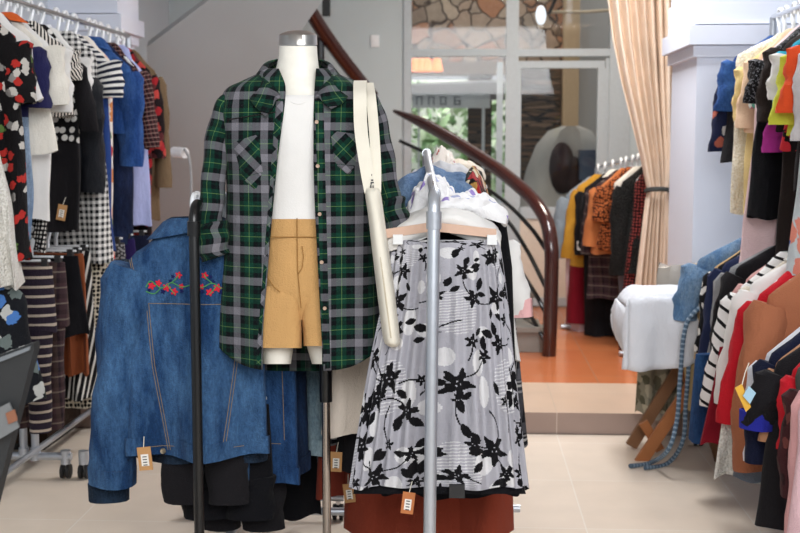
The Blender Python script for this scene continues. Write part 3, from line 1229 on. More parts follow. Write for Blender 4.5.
def densify(rows, n):
    out = []
    for i in range(len(rows) - 1):
        p0 = rows[max(0, i - 1)]
        p3 = rows[min(len(rows) - 1, i + 2)]
        for k in range(n):
            s = k / n
            out.append(tuple(.5 * (2 * b + (c - a) * s + (2 * a - 5 * b + 4 * c - d) * s * s + (3 * b - a - 3 * c + d) * s ** 3)
                             for a, b, c, d in zip(p0, rows[i], rows[i + 1], p3)))
    out.append(rows[-1])
    return out


TORSO = [(46, 279, 317, .055), (60, 278, 318, .056), (75, 273, 321, .062), (86, 266, 329, .072), (93, 252, 346, .075), (101, 243, 354, .08), (120, 243, 353, .092),
         (150, 246, 350, .10), (185, 254, 341, .088), (215, 258, 337, .08), (250, 250, 343, .088), (290, 246, 349, .092)]
mb = MB()
mb.loft([prow(*r) for r in densify(TORSO, 3)], True, True, True)
for x0, x1 in ((259, 293), (311, 345)):
    pass
body = mb
for (xa, xb, xc_, xd) in ((248, 297, 262, 291), (299, 348, 312, 343)):
    body.loft([prow(*r) for r in densify([(282, xa, xb, .085), (310, xa + 3, xb - 2, .08), (340, (xa + xc_) / 2, (xb + xd) / 2, .074), (364, xc_, xd, .07)], 3)], True, True, True)
body.build('torso', M_man, t, True)
mb = MB()
cap = [prow(45, 278.5, 317.5, .0555, e=2.0), prow(35, 279, 317, .054, e=2.0), prow(33.5, 281, 315, .05, e=2.0), prow(31, 288, 308, .03, e=2.0), prow(30.4, 294, 302, .012, e=2.0)]
mb.loft(cap[::-1], True, True, True)
mb.build('neck_cap', simple('brushed_steel', (.42, .40, .38), .28, 1), t, True)
pole_x = at(326, 400, YM).x
q = inv_loc(t, (pole_x, YM, 0))
zj = at(326, 398, YM).z
MB().tube([(q.x, q.y, .03), (q.x, q.y, zj)], .0125, 14).build('pole', simple('bronze_chrome', (.42, .37, .33), .25, 1), t)
MB().tube([(q.x, q.y, zj - .01), (q.x, q.y, at(326, 360, YM).z)], .0185, 14).build('pole_joint', M_black, t)
MB().lathe([(.0, .0), (.17, .0), (.17, .012), (.15, .022), (.03, .03), (.02, .06)], (q.x, q.y, 0), 32).build('base_plate', M_chrome, t)

# white tank top
t = thing('tank_top', 'plain white tank top worn by the mannequin under the open plaid shirt', 'top', at(298, 217, YM))
TT = [(95, 268, 328, .092, -.004), (101, 245, 350, .10, 0), (120, 242, 354, .108, 0), (150, 245, 351, .113, 0), (185, 252, 343, .104, 0), (205, 254, 341, .098, 0), (219, 254, 341, .097, 0)]
rows_ = densify([(r[0], r[1], r[2], r[3]) for r in TT], 4)
MB().loft([prow(*r) for r in rows_], True, False, False).build('body', M_whitec, t, True)
MB().tube([at(283 + 31 * s, 96 + 14 * math.sin(PI * s) * .55, YM - .088 - .012 * math.sin(PI * s)) for s in [k / 14 for k in range(15)]], .004, 6).build('neckband', M_whitec, t, True)

# tan shorts
M_tan = plain('tan_twill', C('#c99d66'), .8)
M_tan2 = plain('tan_stitch', C('#9c713c'), .8)
t = thing('shorts', 'tan high waisted tailored shorts worn by the mannequin', 'shorts', at(298, 365, YM))
SH = [(216, 256, 339, .096), (226, 254, 341, .099), (236, 252, 343, .101), (250, 250, 345, .105), (280, 247, 349, .108), (300, 246, 350, .104), (320, 247, 350, .082)]
MB().loft([prow(*r) for r in densify(SH, 4)], True, False, False).build('body', M_tan, t, True)
for xa, xb, xc_, xd, py in ((246.5, 302.5, 243, 302, 348), (302, 351, 303.5, 352, 346)):
    rows_ = densify([(286, xa + 1, xb - 1, .098), (300, xa, xb, .1095), (318, xa - 1, xb - .3, .112), (332, (xa + xc_) / 2, (xb + xd) / 2, .112), (py, xc_, xd, .113)], 4)
    rr = [prow(*r, n=72, e=5) for r in rows_]
    rr.append([p.lerp(sum(rr[-1], Vector()) / 56, .06) + Vector((0, 0, .012)) for p in rr[-1]])
    MB().loft(rr, True, False, True).build('leg', M_tan, t, True)
def tpath(pts, off=.104):
    return [at(x, y, YM - off - .0007 * max(0, y - 216) * .18) for x, y in pts]
MB().tube(tpath([(262, 236.5), (280, 237), (300, 237), (320, 237)], .102), .0014, 5).build('waist_seam', M_tan2, t, True)
MB().tube(tpath([(297, 218), (297, 240), (297.5, 270), (301, 308)], .104), .0014, 5).build('fly_seam', M_tan2, t, True)
MB().tube(tpath([(302, 246), (303.5, 256), (302, 268), (298, 274)], .1075), .0012, 5).build('fly_stitching', M_tan2, t, True)
MB().tube(tpath([(268, 278), (274, 287), (280, 292)], .1075), .0016, 5).build('pocket_edge', M_tan2, t, True)

# green plaid shirt, worn open
t = thing('plaid_shirt', 'green black and grey plaid long shirt hanging open on the mannequin', 'shirt', at(298, 372, YM))
SHIRT = [(69, 268, 279, 316, 328, .060), (76, 254, 282, 315.5, 342, .075), (82, 241, 284.5, 315, 356, .085), (89, 227, 285.5, 314.5, 369, .092), (101, 221, 285, 314, 376, .10), (118, 220, 283, 313.5, 378, .112),
         (140, 222, 280, 313.5, 378, .127), (165, 226, 277, 313.5, 374, .132), (200, 227, 273.5, 314.5, 372, .127), (240, 225, 270, 316.5, 375, .127), (280, 221, 267, 318.5, 378, .132), (320, 218, 263.5, 320.5, 380, .137),
         (346, 217, 262.5, 322, 381.5, .138)]


def shirt_surface(px, row):
    pass


def shirt_ring(py, xl, il, ir, xr, b, hem=0.0, n=110):
    xc, a = (xl + xr) / 2, (xr - xl) / 2
    e = 2.6
    cl = max(-.999, min(.999, (il - xc) / a))
    crr = max(-.999, min(.999, (ir - xc) / a))
    inv = lambda c: math.acos(max(-1, min(1, math.copysign(abs(c) ** (e / 2), c))))
    tL = 2 * PI - inv(cl)
    tR = -inv(crr)
    out = []
    for k in range(n + 1):
        th = tL + (tR - tL) * k / n
        c, s_ = math.cos(th), math.sin(th)
        v = max(0, (py - 120) / 250)
        fold = v * (.010 * math.sin(5 * th + py * .012) + .006 * math.sin(9 * th + 1 - py * .02))
        x = xc + a * sup(c, e)
        y = YM + (b + fold) * sup(s_, e) + (.0 if s_ > 0 else .0)
        p = py
        if hem:
            p = py + hem * (27 * max(0, 1 - abs(c) ** 3.0) - 2)
        out.append(at(x, p, y))
    return out


rows_ = densify(SHIRT, 5)
rings = [shirt_ring(*r) for r in rows_]
last = rows_[-1]
for h in (.25, .5, .75, 1.0):
    rings.append(shirt_ring(*last, hem=h))
sb = MB().loft(rings, False)
xc_s = at(298, 200, YM).x
for fi, fc in enumerate(sb.f):
    sb.uv[fi] = [(sb.v[i][0] - xc_s + math.copysign(max(0, sb.v[i][1] - YM + .07), sb.v[i][0] - xc_s), sb.v[i][2]) for i in fc]
sbo = sb.build('body', M_tartan, t, True, solid=.004)
inv = Matrix.LocRotScale(t.location, None, None).inverted()
bvS = BVHTree.FromPolygons([Vector(p) for p in sb.v], sb.f)
CAMP = Vector((0, 0, H))


def on_shirt(px, py, off=.006):
    d = (at(px, py, 3) - CAMP).normalized()
    h = bvS.ray_cast(CAMP, d)
    if h[0] is None:
        return None
    return h[0] - Vector((0, off, 0))


def patch(bv_fn, corners, nx=12, ny=12, off=.006, mbx=None):
    """a bilinear cloth patch laid on a surface: corners TL TR BR BL in photo pixels"""
    mb = mbx or MB()
    base = len(mb.v)
    (a, b, c, d) = corners
    prev = None
    ok = True
    pts = []
    for j in range(ny + 1):
        for i in range(nx + 1):
            s, r = i / nx, j / ny
            x = (a[0] * (1 - s) + b[0] * s) * (1 - r) + (d[0] * (1 - s) + c[0] * s) * r
            y = (a[1] * (1 - s) + b[1] * s) * (1 - r) + (d[1] * (1 - s) + c[1] * s) * r
            edge = off if 0 < i < nx and 0 < j < ny else off * .3
            p = bv_fn(x, y, edge)
            if p is None:
                p = prev if prev is not None else at(x, y, 3.3)
            prev = p
            pts.append((p, (x / 350, -y / 350)))
    mb.v.extend([tuple(p) for p, _ in pts])
    for j in range(ny):
        for i in range(nx):
            q = [j * (nx + 1) + i, (j + 1) * (nx + 1) + i, (j + 1) * (nx + 1) + i + 1, j * (nx + 1) + i + 1]
            mb.face([base + k for k in q], [pts[k][1] for k in q])
    return mb


# front plackets, chest pockets, collar, sleeves, buttons
patch(on_shirt, ((285, 98), (290, 98), (263, 371), (255, 371))[0:0] or ((276, 99), (284.5, 99), (263, 372), (255, 370)), 6, 40, .004).build('placket', M_tartan_bias, t, True)
patch(on_shirt, ((314.5, 99), (324, 99), (331, 370), (322.5, 371)), 6, 40, .004).build('placket', M_tartan, t, True)
mb = patch(on_shirt, ((232, 142), (258, 134), (263, 172), (242, 178)), 12, 12, .006)
patch(on_shirt, ((242, 178), (263, 172), (257, 188), (254, 189)), 8, 6, .006, mb)
mb.build('chest_pocket', M_tartan_bias, t, True)
mb = patch(on_shirt, ((330, 130), (357, 134), (356, 166), (335, 164)), 12, 12, .006)
patch(on_shirt, ((335, 164), (356, 166), (350, 174), (347, 174)), 8, 6, .006, mb)
mb.build('chest_pocket', M_tartan_bias, t, True)
M_btn = simple('pale_button', C('#b59a86'), .35)
for x, y in ((317, 122), (318, 166), (320, 214), (322, 262), (325, 308)):
    p = on_shirt(x, y, .008)
    if p:
        rr = [[(p.x + r * math.cos(2 * PI * k / 14), p.y + d_, p.z + r * math.sin(2 * PI * k / 14)) for k in range(14)] for r, d_ in ((.0045, .002), (.0055, 0), (.0045, -.002), (.002, -.0015))]
        MB().loft(rr, True, True, True).build('button', M_btn, t, True)
# yoke seam
MB().tube([p for p in (on_shirt(x, 112 + 8 * (1 - (x - 226) / 50), .005) for x in range(228, 278, 4)) if p], .0015, 5).build('yoke_seam', M_black, t, True)
# collar: stand and two turned-down leaves
for pts_up, pts_dn in (([(298, 60, .055), (280, 60, .05), (271, 63, .01), (268, 70, -.02), (274, 84, -.075), (281, 98, -.10)],
                        [(298, 72, .085), (268, 73, .08), (253, 79, .03), (247, 88, -.03), (252, 103, -.105), (266, 117, -.128)]),
                       ([(298, 60, .055), (315, 60, .05), (324, 62, .01), (328, 69, -.02), (322, 84, -.075), (315, 98, -.10)],
                        [(298, 72, .085), (328, 73, .08), (344, 79, .03), (350, 88, -.03), (345, 101, -.105), (331, 109, -.128)])):
    up = smooth_path([at(x, y, YM + d_) for x, y, d_ in pts_up], 6)
    dn = smooth_path([at(x, y, YM + d_) for x, y, d_ in pts_dn], 6)
    rings = []
    for g in (0, .08, .3, .6, 1.0):
        rings.append([a.lerp(b, g) + Vector((0, -.012 * math.sin(PI * min(1, g * 1.3)), .010 * math.sin(PI * min(1, g * 1.6)))) for a, b in zip(up, dn)])
    MB().loft(rings, False).build('collar', M_tartan_bias, t, True, solid=.005)


def px_sleeve(path, n=18, wob=.12, seed=0):
    """path of (px, py, radius px, Y) -> rings"""
    rows2 = densify(path, 5)
    P = [at(r[0], r[1], r[3]) for r in rows2]
    out = []
    for i, r in enumerate(rows2):
        tg = (P[min(len(P) - 1, i + 1)] - P[max(0, i - 1)]).normalized()
        x = tg.cross(Vector((0, 1, 0))).normalized()
        y = x.cross(tg).normalized()
        R0 = r[2] * r[3] / 1200
        ring = []
        for k in range(n):
            a = 2 * PI * k / n
            wr = 1 + wob * .5 * math.sin(3 * a + i * .4 + seed) + wob * .5 * math.sin(i * .9 + a)
            ring.append(P[i] + x * (R0 * wr * math.cos(a)) + y * (R0 * wr * 1.05 * math.sin(a)))
        out.append(ring)
    return out


rr = px_sleeve([(236, 97, 9, 3.42), (229, 106, 13, 3.41), (222, 128, 13.5, 3.40), (216, 155, 13, 3.385), (213, 185, 12.5, 3.375), (211, 212, 12.5, 3.365), (212, 232, 13.5, 3.36)])
so = MB().loft(rr, True, True, True).build('sleeve', M_tartan, t, True)
rr = px_sleeve([(211, 224, 15, 3.362), (212, 229, 16.5, 3.36), (213, 242, 17.5, 3.355), (215, 254, 16.5, 3.355), (216, 257.5, 14, 3.355)], wob=.16)
cuf = MB().loft(rr, True, True, True).build('rolled_cuff', M_tartan, t, True)
rr = px_sleeve([(364, 97, 9, 3.42), (370, 106, 12.5, 3.43), (376, 128, 13, 3.44), (381, 155, 12.5, 3.44), (387, 185, 12, 3.43), (391, 205, 12.5, 3.42)], seed=2)
MB().loft(rr, True, True, True).build('sleeve', M_tartan, t, True)
rr = px_sleeve([(390, 201, 14, 3.42), (392, 208, 15.5, 3.415), (396, 224, 15.5, 3.41), (399, 236, 14, 3.41), (400, 239, 12, 3.41)], wob=.16, seed=2)
MB().loft(rr, True, True, True).build('rolled_cuff', M_tartan, t, True)

# tote bag hanging from the shoulder
t = thing('tote_bag', 'cream canvas tote bag hanging by its long straps from the plaid shirt shoulder', 'bag', at(385, 345, 3.25))


def strap(pts, wpx):
    rings = []
    ps = smooth_path([at(x, y, Y) for x, y, Y in pts], 6)
    for i, p in enumerate(ps):
        h = wpx / 2 * 3.3 / 1200
        tg = (ps[min(len(ps) - 1, i + 1)] - ps[max(0, i - 1)]).normalized()
        sd = tg.cross(Vector((0, 1, 0))).normalized() if abs(tg.y) < .9 else Vector((1, 0, 0))
        if sd.x < 0:
            sd = -sd
        nn = Vector((0, -.0025, 0.0015))
        rings.append([p - sd * h - nn, p + sd * h - nn, p + sd * h + nn, p - sd * h + nn])
    return MB().loft(rings, True, True, True)


strap([(361, 92, 3.50), (361, 82, 3.44), (360, 83, 3.36), (360, 96, 3.285), (361, 130, 3.265), (366, 165, 3.23), (371, 192, 3.215)], 13).build('strap', M_cream, t, True)
strap([(370, 93, 3.50), (369, 84, 3.45), (369, 85, 3.38), (371, 98, 3.30), (374, 130, 3.28), (376, 165, 3.235), (376, 192, 3.22)], 10).build('strap', M_cream, t, True)
rows_ = densify([(188, 366, 379, .03), (194, 365, 381, .055), (215, 368, 384, .07), (250, 372, 389, .085), (300, 378, 396, .09), (338, 383, 400, .09), (345, 387, 399, .08), (347, 390, 397, .06)], 4)
MB().loft([prow(r[0] + 0, r[1], r[2], r[3], Y=3.235, n=32, e=2.4) for r in rows_], True, True, True).build('bag_body', M_cream, t, True)
MB().tube([at(x, y, Y) for x, y, Y in ((374, 198, 3.185), (377, 225, 3.163), (381, 262, 3.149), (386, 300, 3.144), (391, 338, 3.144))], .0018, 5).build('side_seam', plain('canvas_stitch', C('#c9bda6')), t, True)
mb = MB()
for (x0, y0, x1, y1) in ((370.2, 188, 374.4, 190), (370.2, 185, 371.4, 188), (372.6, 185.4, 373.6, 188), (370.6, 182, 373.8, 183.2), (370.6, 183.2, 371.6, 184.6), (371, 179.5, 373.2, 180.8), (371.4, 174, 372, 176)):
    fbar(mb, x0, y0, x1, y1, 3.2085 + (190 - y1) * .0007, .002)
mb.build('printed_letters', M_ink, t, True)

# ------------------------------------------------------------------ denim jackets on the black rack
D1 = denim('denim_mid_blue', C('#20406a'), C('#527aa6'))
D2 = denim('denim_strong_blue', C('#1c3a66'), C('#3b6396'))
D3 = denim('denim_dark', C('#1a2636'), C('#2d4056'))
D4 = denim('denim_light', C('#7d9db0'), C('#b4cbd4'))
D5 = denim('denim_faded', C('#41688f'), C('#7fa3c2'))
D6 = denim('denim_navy', C('#1b2c4a'), C('#33507d'))
M_thread = simple('tan_thread', C('#806f5c'), .8)
M_brass = simple('brass_button', C('#b0a48f'), .3, .8)


def jacket(label, mat, Y, rz=0, w_=.21, L=.70, sleeve=.6, sr=.078, tagp=None, detail=True, dx=0, sl_out=.07, dz=0, hang=True, flare=.02, tuck=False):
    s = (Y - BR0.y) / (BR1.y - BR0.y)
    loc = (BR0.x + (BR1.x - BR0.x) * s + dx, Y, BR0.z + dz)
    t = garment('denim_jacket', label, 'jacket', mat, loc, rz, w_=w_, L=L, d=.055, flare=flare, sleeve=sleeve, sr=sr, collar=(mat, .022), fold=.4, k=3, group='denim jackets on the low rack',
                hook=.07, drop=.085, hem=(mat, .05), cuff=mat, tagp=tagp, neck=.075, sl_out=sl_out, taper=.8, hang=hang, tuck=tuck)
    return t, front_projector(child(t, 'body'))


t, pr = jacket('mid blue denim jacket with red flowers embroidered across its back', D1, 3.42, 0, w_=.20, L=.665, sleeve=.66, sr=.082, sl_out=.15, dx=-.035, tuck=True)
z0 = -.07
for s in (-1, 1):
    for off in (0, .007):
        seam(t, pr, [(s * (.128 + off), z0 - .22), (s * (.115 + off), z0 - .40), (s * (.075 + off), z0 - .68)], M_thread)
        seam(t, pr, [(s * (.185 + off), z0 - .09), (s * (.165 + off), z0 - .15), (s * (.158 + off), z0 - .24)], M_thread)
seam(t, pr, [(-.17, z0 - .218), (.17, z0 - .218)], M_thread)
seam(t, pr, [(-.17, z0 - .64), (.17, z0 - .64)], M_thread)
# embroidery
emb_t = t
M_red = plain('red_embroidery', C('#c92b3c'))
M_pinkc = plain('pink_flower_heart', C('#f0a0a8'))
M_navy_e = plain('navy_embroidery', C('#1a2050'))
M_grn = plain('green_embroidery', C('#4f8f5a'))
mb = MB()


def blossom(mb, x, z, r, m):
    pts = []
    n = 30
    c0 = pr(x, z, .005)
    if not c0:
        return
    base = len(mb.v)
    mb.v.append(tuple(c0))
    for k in range(n):
        a = 2 * PI * k / n
        q = r * (.78 + .22 * math.cos(5 * a))
        p = pr(x + q * math.cos(a), z + q * math.sin(a), .003)
        mb.v.append(tuple(p or c0))
    for k in range(n):
        mb.face([base, base + 1 + (k + 1) % n, base + 1 + k], None, m)


zc = z0 - .165
for sgn in (-1, 1):
    for x, z, r in ((.118, -.002, .012), (.098, .006, .011), (.074, -.006, .013), (.052, -.018, .012), (.038, .030, .011), (.030, -.002, .009)):
        blossom(mb, sgn * x, zc + z, r, 0)
        blossom(mb, sgn * x, zc + z, r * .32, 1)
    for x, z, r in ((.085, -.018, .008), (.062, .012, .007), (.055, .026, .006), (.030, -.016, .007), (.125, -.014, .006)):
        blossom(mb, sgn * x, zc + z, r, 2)
mb.build('embroidered_flowers', [M_red, M_pinkc, M_navy_e], t)
mb = MB()
for sgn in (-1, 1):
    for pts in ([(.135, -.006), (.12, .012), (.09, -.008), (.06, .008), (.03, -.004), (.0, .004)], [(.135, -.018), (.11, -.024), (.09, -.006)], [(.06, .008), (.045, .02), (.036, .034)], [(.07, .0), (.06, -.014), (.05, -.024)]):
        ps = [pr(sgn * q.x, zc + q.z, .0035) for q in smooth_path([(a, 0, b) for a, b in pts], 5)]
        ps = [p for p in ps if p]
        if len(ps) > 3:
            mb.tube(ps, .0018, 5)
mb.build('embroidered_vine', M_grn, t)
for x, z in ((-.10, -.665), (.165, -.69)):
    p = pr(x, z0 + z + .01, .008)
    if p:
        rr = [[(p.x + r * math.cos(2 * PI * k / 14), p.y + d_, p.z + r * math.sin(2 * PI * k / 14)) for k in range(14)] for r, d_ in ((.008, .003), (.009, 0), (.007, -.003), (.003, -.002))]
        MB().loft(rr, True, True, True).build('button', M_brass, t)
p = pr(-.125, z0 - .64, .03)
price_tag(t, (-.135, -.10, z0 - .66), tilt=-.1, h=.068, w_=.04)

jacket('dark denim jacket tucked close behind the embroidered one with dark hanging cuffs', D3, 3.50, .05, w_=.19, L=.70, sleeve=.72, sr=.07, dx=-.05, sl_out=.2, tuck=True)
t, pr = jacket('strong blue denim jacket with orange stitched hem hanging behind the embroidered jacket', D2, 3.60, -.06, w_=.20, L=.80, sleeve=.60, sr=.07, dx=.025, tuck=True)
seam(t, pr, [(.10, -.3), (.105, -.75)], M_thread)
seam(t, pr, [(.155, -.3), (.165, -.78)], M_thread)
seam(t, pr, [(-.1, -.745), (.18, -.745)], M_thread)
t, pr = jacket('indigo denim jacket with a pale button edge showing below the plaid shirt', D6, 3.71, 0, w_=.195, L=.80, sleeve=.62, sr=.072, dx=.035, tuck=True)
seam(t, pr, [(.13, -.3), (.135, -.82)], simple('pale_thread', C('#c9bfae'), .8), r=.003)
t, pr = jacket('faded pale blue denim jacket at the right of the jacket row', D4, 3.83, .05, w_=.20, L=.77, sleeve=.56, sr=.07, dx=.065, tuck=True)
seam(t, pr, [(.12, -.3), (.125, -.76)], simple('pale_thread2', C('#8fa3aa'), .8))
jacket('medium blue denim jacket near the back post of the low rack', D5, 3.95, 0, w_=.2, L=.70, sleeve=.55, sr=.07, dx=.03, tuck=True)
# dark garments between the jackets
M_blk = plain('black_cloth', (.006, .006, .008), .9)
M_blk2 = plain('soft_black_knit', (.012, .011, .013), .9)


def rail_pt(a, b, Y, dx=0, dz=0):
    s = (Y - a.y) / (b.y - a.y)
    return (a.x + (b.x - a.x) * s + dx, Y, a.z + (b.z - a.z) * s + dz)


trousers('black_trousers', 'long black trousers hanging behind the embroidered denim jacket', 'trousers', M_blk, rail_pt(BR0, BR1, 3.55, .015), 0, w_=.13, L=.37, leg=.078, taper=.95, d=.05, hook=.60)
trousers('black_trousers', 'black slim trousers hanging between the strong blue and indigo denim jackets', 'trousers', M_blk2, rail_pt(BR0, BR1, 3.655, .03), 0, w_=.13, L=.40, leg=.075, taper=.9, d=.045, hook=.64)
skirt('black_dress', 'long black dress hanging behind the faded pale blue jacket', 'dress', M_blk, rail_pt(BR0, BR1, 3.89, .06), 0, w_=.16, L=.36, flare=.15, d=.04, fold=.3, hook=.69)
skirt('grey_skirt', 'narrow slate grey skirt at the back of the jacket row beside the mannequin pole', 'skirt', plain('slate_grey', C('#77808c')), rail_pt(BR0, BR1, 4.03, .07), 0, w_=.13, L=.95, flare=.1)
trousers('black_trousers', 'black wide trousers showing left of the black rack post below the dark cuffs', 'trousers', M_blk2, rail_pt(BR0, BR1, 3.46, -.03), 0, w_=.13, L=.44, leg=.07, taper=.85, d=.03, hook=.46)

# ------------------------------------------------------------------ floral skirt
def painted_skirt():
    t = thing('floral_skirt', 'grey and white pleated skirt printed with black flowers, behind the steel post', 'skirt', (at(446, 490, 3.25).x, 3.25, at(446, 490, 3.25).z))
    NU, NV = 520, 400
    rows = densify([(240, 392, 498, .045), (252, 390, 501, .05), (300, 383, 507, .055), (360, 371, 513, .06), (430, 359, 521, .066), (488, 350, 528, .07)], 10)
    K = len(rows) - 1
    rnd = random.Random(4)
    mot = []
    # motif list in (u, v) with u across 0..1 of the front arc in metres
    black, pale = [], []
    for i in range(13):
        for j in range(8):
            u = -.55 + 1.1 * (i + rnd.uniform(.1, .9)) / 13
            v = .75 * (j + rnd.uniform(.1, .9)) / 8
            pale.append((u, v, rnd.uniform(.010, .020), rnd.uniform(.014, .034)))
    stems = []
    for i in range(14):
        for j in range(9):
            u = -.54 + 1.08 * (i + rnd.uniform(.1, .9)) / 14
            v = -.01 + .73 * (j + rnd.uniform(.1, .9)) / 9
            R0 = rnd.choice((.012, .017, .024, .033))
            black.append(('f', u, v, R0, rnd.uniform(0, 6)))
            a = rnd.uniform(0, 6.28)
            for q in range(rnd.randint(1, 3)):
                a2 = a + rnd.uniform(-1.1, 1.1)
                dd = R0 + rnd.uniform(.004, .025)
                black.append(('l', u + dd * math.cos(a2), v + dd * math.sin(a2), rnd.uniform(.012, .02), a2 + rnd.uniform(-.4, .4)))
            stems.append((u, v, a + 2.5, rnd.uniform(.04, .09), rnd.choice((-1, 1)) * rnd.uniform(10, 24)))
    mb = MB()
    P = np.zeros((NV + 1, NU, 3))
    UVm = np.zeros((NV + 1, NU + 1, 2))
    for r in range(NV + 1):
        s = r / NV * K
        i = min(K - 1, int(s))
        f = s - i
        row = [a * (1 - f) + b * f for a, b in zip(rows[i], rows[i + 1])]
        py, x0, x1, b = row
        v = r / NV
        xc, a = (x0 + x1) / 2, (x1 - x0) / 2
        for k in range(NU):
            th = 2 * PI * k / NU + PI / 2
            c, s_ = math.cos(th), math.sin(th)
            pl = (.10 + .9 * min(1, v * 1.6)) * (.011 * math.sin(26 * th + .8 * math.sin(3 * th) + v * .6) + .005 * math.sin(11 * th + 2 + v))
            bb = b + pl
            y = 3.25 + bb * sup(s_, 2.4)
            hemw = (1.6 * math.sin(9 * th) + 1.2 * math.sin(4 * th)) * (v ** 6)
            p = at(xc + (a + pl * 120) * sup(c, 2.4), py + hemw, y)
            P[r, k] = p
        wid = 2 * (a * 3.25 / 1200) * 2.15
        UVm[r, :, 0] = (np.arange(NU + 1) / NU - .5) * .98
        UVm[r, :, 1] = v * .70
    base = len(mb.v)
    mb.v.extend([tuple(p) for row in P for p in row])
    uc = (UVm[:-1, :-1, 0] + UVm[:-1, 1:, 0]) / 2
    vc = (UVm[:-1, :-1, 1] + UVm[1:, :-1, 1]) / 2
    M = np.zeros(uc.shape, int)
    # grey variation: broad vertical paler areas
    for (u, v, a, b) in pale:
        M[((uc - u) / a) ** 2 + ((vc - v) / b) ** 2 < 1] = 1
    hatch = (np.sin(vc * 900 + uc * 120) > .55) & (np.sin(uc * 23 + 1) * np.sin(vc * 19 + 2) > .5)
    M[hatch & (M == 0)] = 1
    for (u, v, a, ln, cv) in stems:
        for q in range(60):
            s = ln * q / 60
            aa = a + cv * s
            pu = u + s * math.cos(a + cv * s / 2)
            pv = v + s * math.sin(a + cv * s / 2)
            M[((uc - pu) ** 2 + (vc - pv) ** 2) < .0016 ** 2] = 2
    for it in black:
        k, u, v, R0, ph = it
        du, dv = uc - u, vc - v
        rr = np.hypot(du, dv)
        an = np.arctan2(dv, du)
        if k == 'f':
            M[rr < R0 * (.72 + .28 * np.cos(5 * an + ph)) * (1 + .12 * np.sin(13 * an + ph))] = 2
            M[(rr > R0 * .12) & (rr < R0 * .2) & (np.cos(3 * an + ph) > .5)] = 0
        else:
            x = du * math.cos(ph) + dv * math.sin(ph)
            y = -du * math.sin(ph) + dv * math.cos(ph)
            M[(np.abs(y) < R0 * .5 * np.clip(1 - (x / R0) ** 2, 0, 1))] = 2
    for r in range(NV):
        for k in range(NU):
            j = (k + 1) % NU
            q = [base + r * NU + k, base + (r + 1) * NU + k, base + (r + 1) * NU + j, base + r * NU + j]
            mb.face(q, [(UVm[r, k, 0], -UVm[r, k, 1]), (UVm[r + 1, k, 0], -UVm[r + 1, k, 1]), (UVm[r + 1, k + 1, 0], -UVm[r + 1, k + 1, 1]), (UVm[r, k + 1, 0], -UVm[r, k + 1, 1])], int(M[r, k]))
    mats = [plain('skirt_grey_print', C('#a9a8b0'), .85), plain('skirt_white_print', C('#d2d1d3'), .85), plain('skirt_black_print', C('#121114'), .85)]
    mb.build('body', mats, t, True)
    lin = MB()
    lin.loft([prow(r[0], r[1], r[2], r[3], Y=3.255, n=48) for r in densify([(478, 356, 522, .058), (494, 353, 526, .061)], 4)], True, False, True)
    lin.build('black_lining', M_blk, t, True)
    price_tag(t, tuple(inv_loc(t, at(408, 503, 3.165))), tilt=.12, h=.06, w_=.034, col_=simple('orange_card', C('#b9703f'), .7))
    mb = MB()
    mb.box(inv_loc(t, at(457, 491, 3.165)), (.042, .014, .036))
    mb.build('security_tag', M_castor, t)
    return t


painted_skirt()
ZS = lambda Y: rail_pt(SR0, SR1, Y)
loc = ZS(3.22)
t = thing('clothes_hanger', 'flat pinkish wooden hanger gripping the floral skirt waistband', 'hanger', loc, 0, 'clothes hangers')
M_pinkw = simple('pinkish_hanger', C('#c9a792'), .5)
hz = inv_loc(t, at(446, 231, 3.22)).z
mb = MB()
for s0, s1, z_a, z_b in ((-.13, 0, -.008, .012), (0, .17, .012, -.006)):
    mb.prism([(s0, -.007, hz + z_a - .012), (s1, -.007, hz + z_b - .012), (s1, -.007, hz + z_b + .012), (s0, -.007, hz + z_a + .012)], (0, .014, 0))
mb.build('bar', M_pinkw, t)
MB().tube([(0, .0, hz + .02), (0, 0, -.03), (0, .02, -.01), (0, .022, .012), (0, 0, .022), (0, -.02, .01)], .003, 6).build('hook', M_chrome, t)
for px in (398, 492):
    q = inv_loc(t, at(px, 240, 3.21))
    MB().box((q.x, -.005, hz - .022), (.026, .03, .026)).build('clip', simple('clear_clip', C('#dfe0e0'), .3), t)

M_cr = plain('cream_chiffon', C('#e6d9cb'), .75)
skirt('cream_skirt', 'cream sheer skirt hanging behind the left edge of the black floral skirt', 'skirt', M_cr, (ZS(3.6)[0] - .075, 3.6, ZS(3.6)[2]), 0, w_=.16, L=.68, flare=.62, d=.05, fold=.4, e=2.6, hang=False)
skirt('black_skirt', 'black skirt with a kraft tag, hem just below the cream skirt', 'skirt', M_blk2, (ZS(3.68)[0] - .06, 3.68, ZS(3.68)[2]), 0, w_=.15, L=.82, flare=.6, d=.04, fold=.3, tagp=(-.225, -.08, -.89), hang=False)
M_tart2 = check('black_white_tartan', [(0, C('#15151a')), (.55, C('#8d8c90')), (.58, C('#15151a')), (.68, C('#d6d4d0')), (.71, C('#15151a')), (.74, C('#a5a4a5')), (.76, C('#15151a')), (.80, C('#55555b'))],
                [(0, C('#15151a')), (.55, C('#9a999c')), (.59, C('#15151a')), (.66, C('#dcdad6')), (.70, C('#15151a')), (.74, C('#b5b4b4')), (.77, C('#15151a')), (.80, C('#606066'))], .17)
skirt('tartan_skirt', 'black tartan skirt with white lines at the right side of the steel rack', 'skirt', M_tart2, ZS(3.73), 0, w_=.205, L=.75, flare=.52, d=.05, fold=.35, e=2.8, hang=False)
skirt('black_skirt', 'plain black skirt just right of the floral skirt hem', 'skirt', M_blk, (ZS(3.52)[0] + .06, 3.52, ZS(3.52)[2]), 0, w_=.16, L=.83, flare=.30, d=.05, fold=.3, e=2.5, hang=False)
M_terra = plain('terracotta_cloth', C('#8a3c2a'), .85)
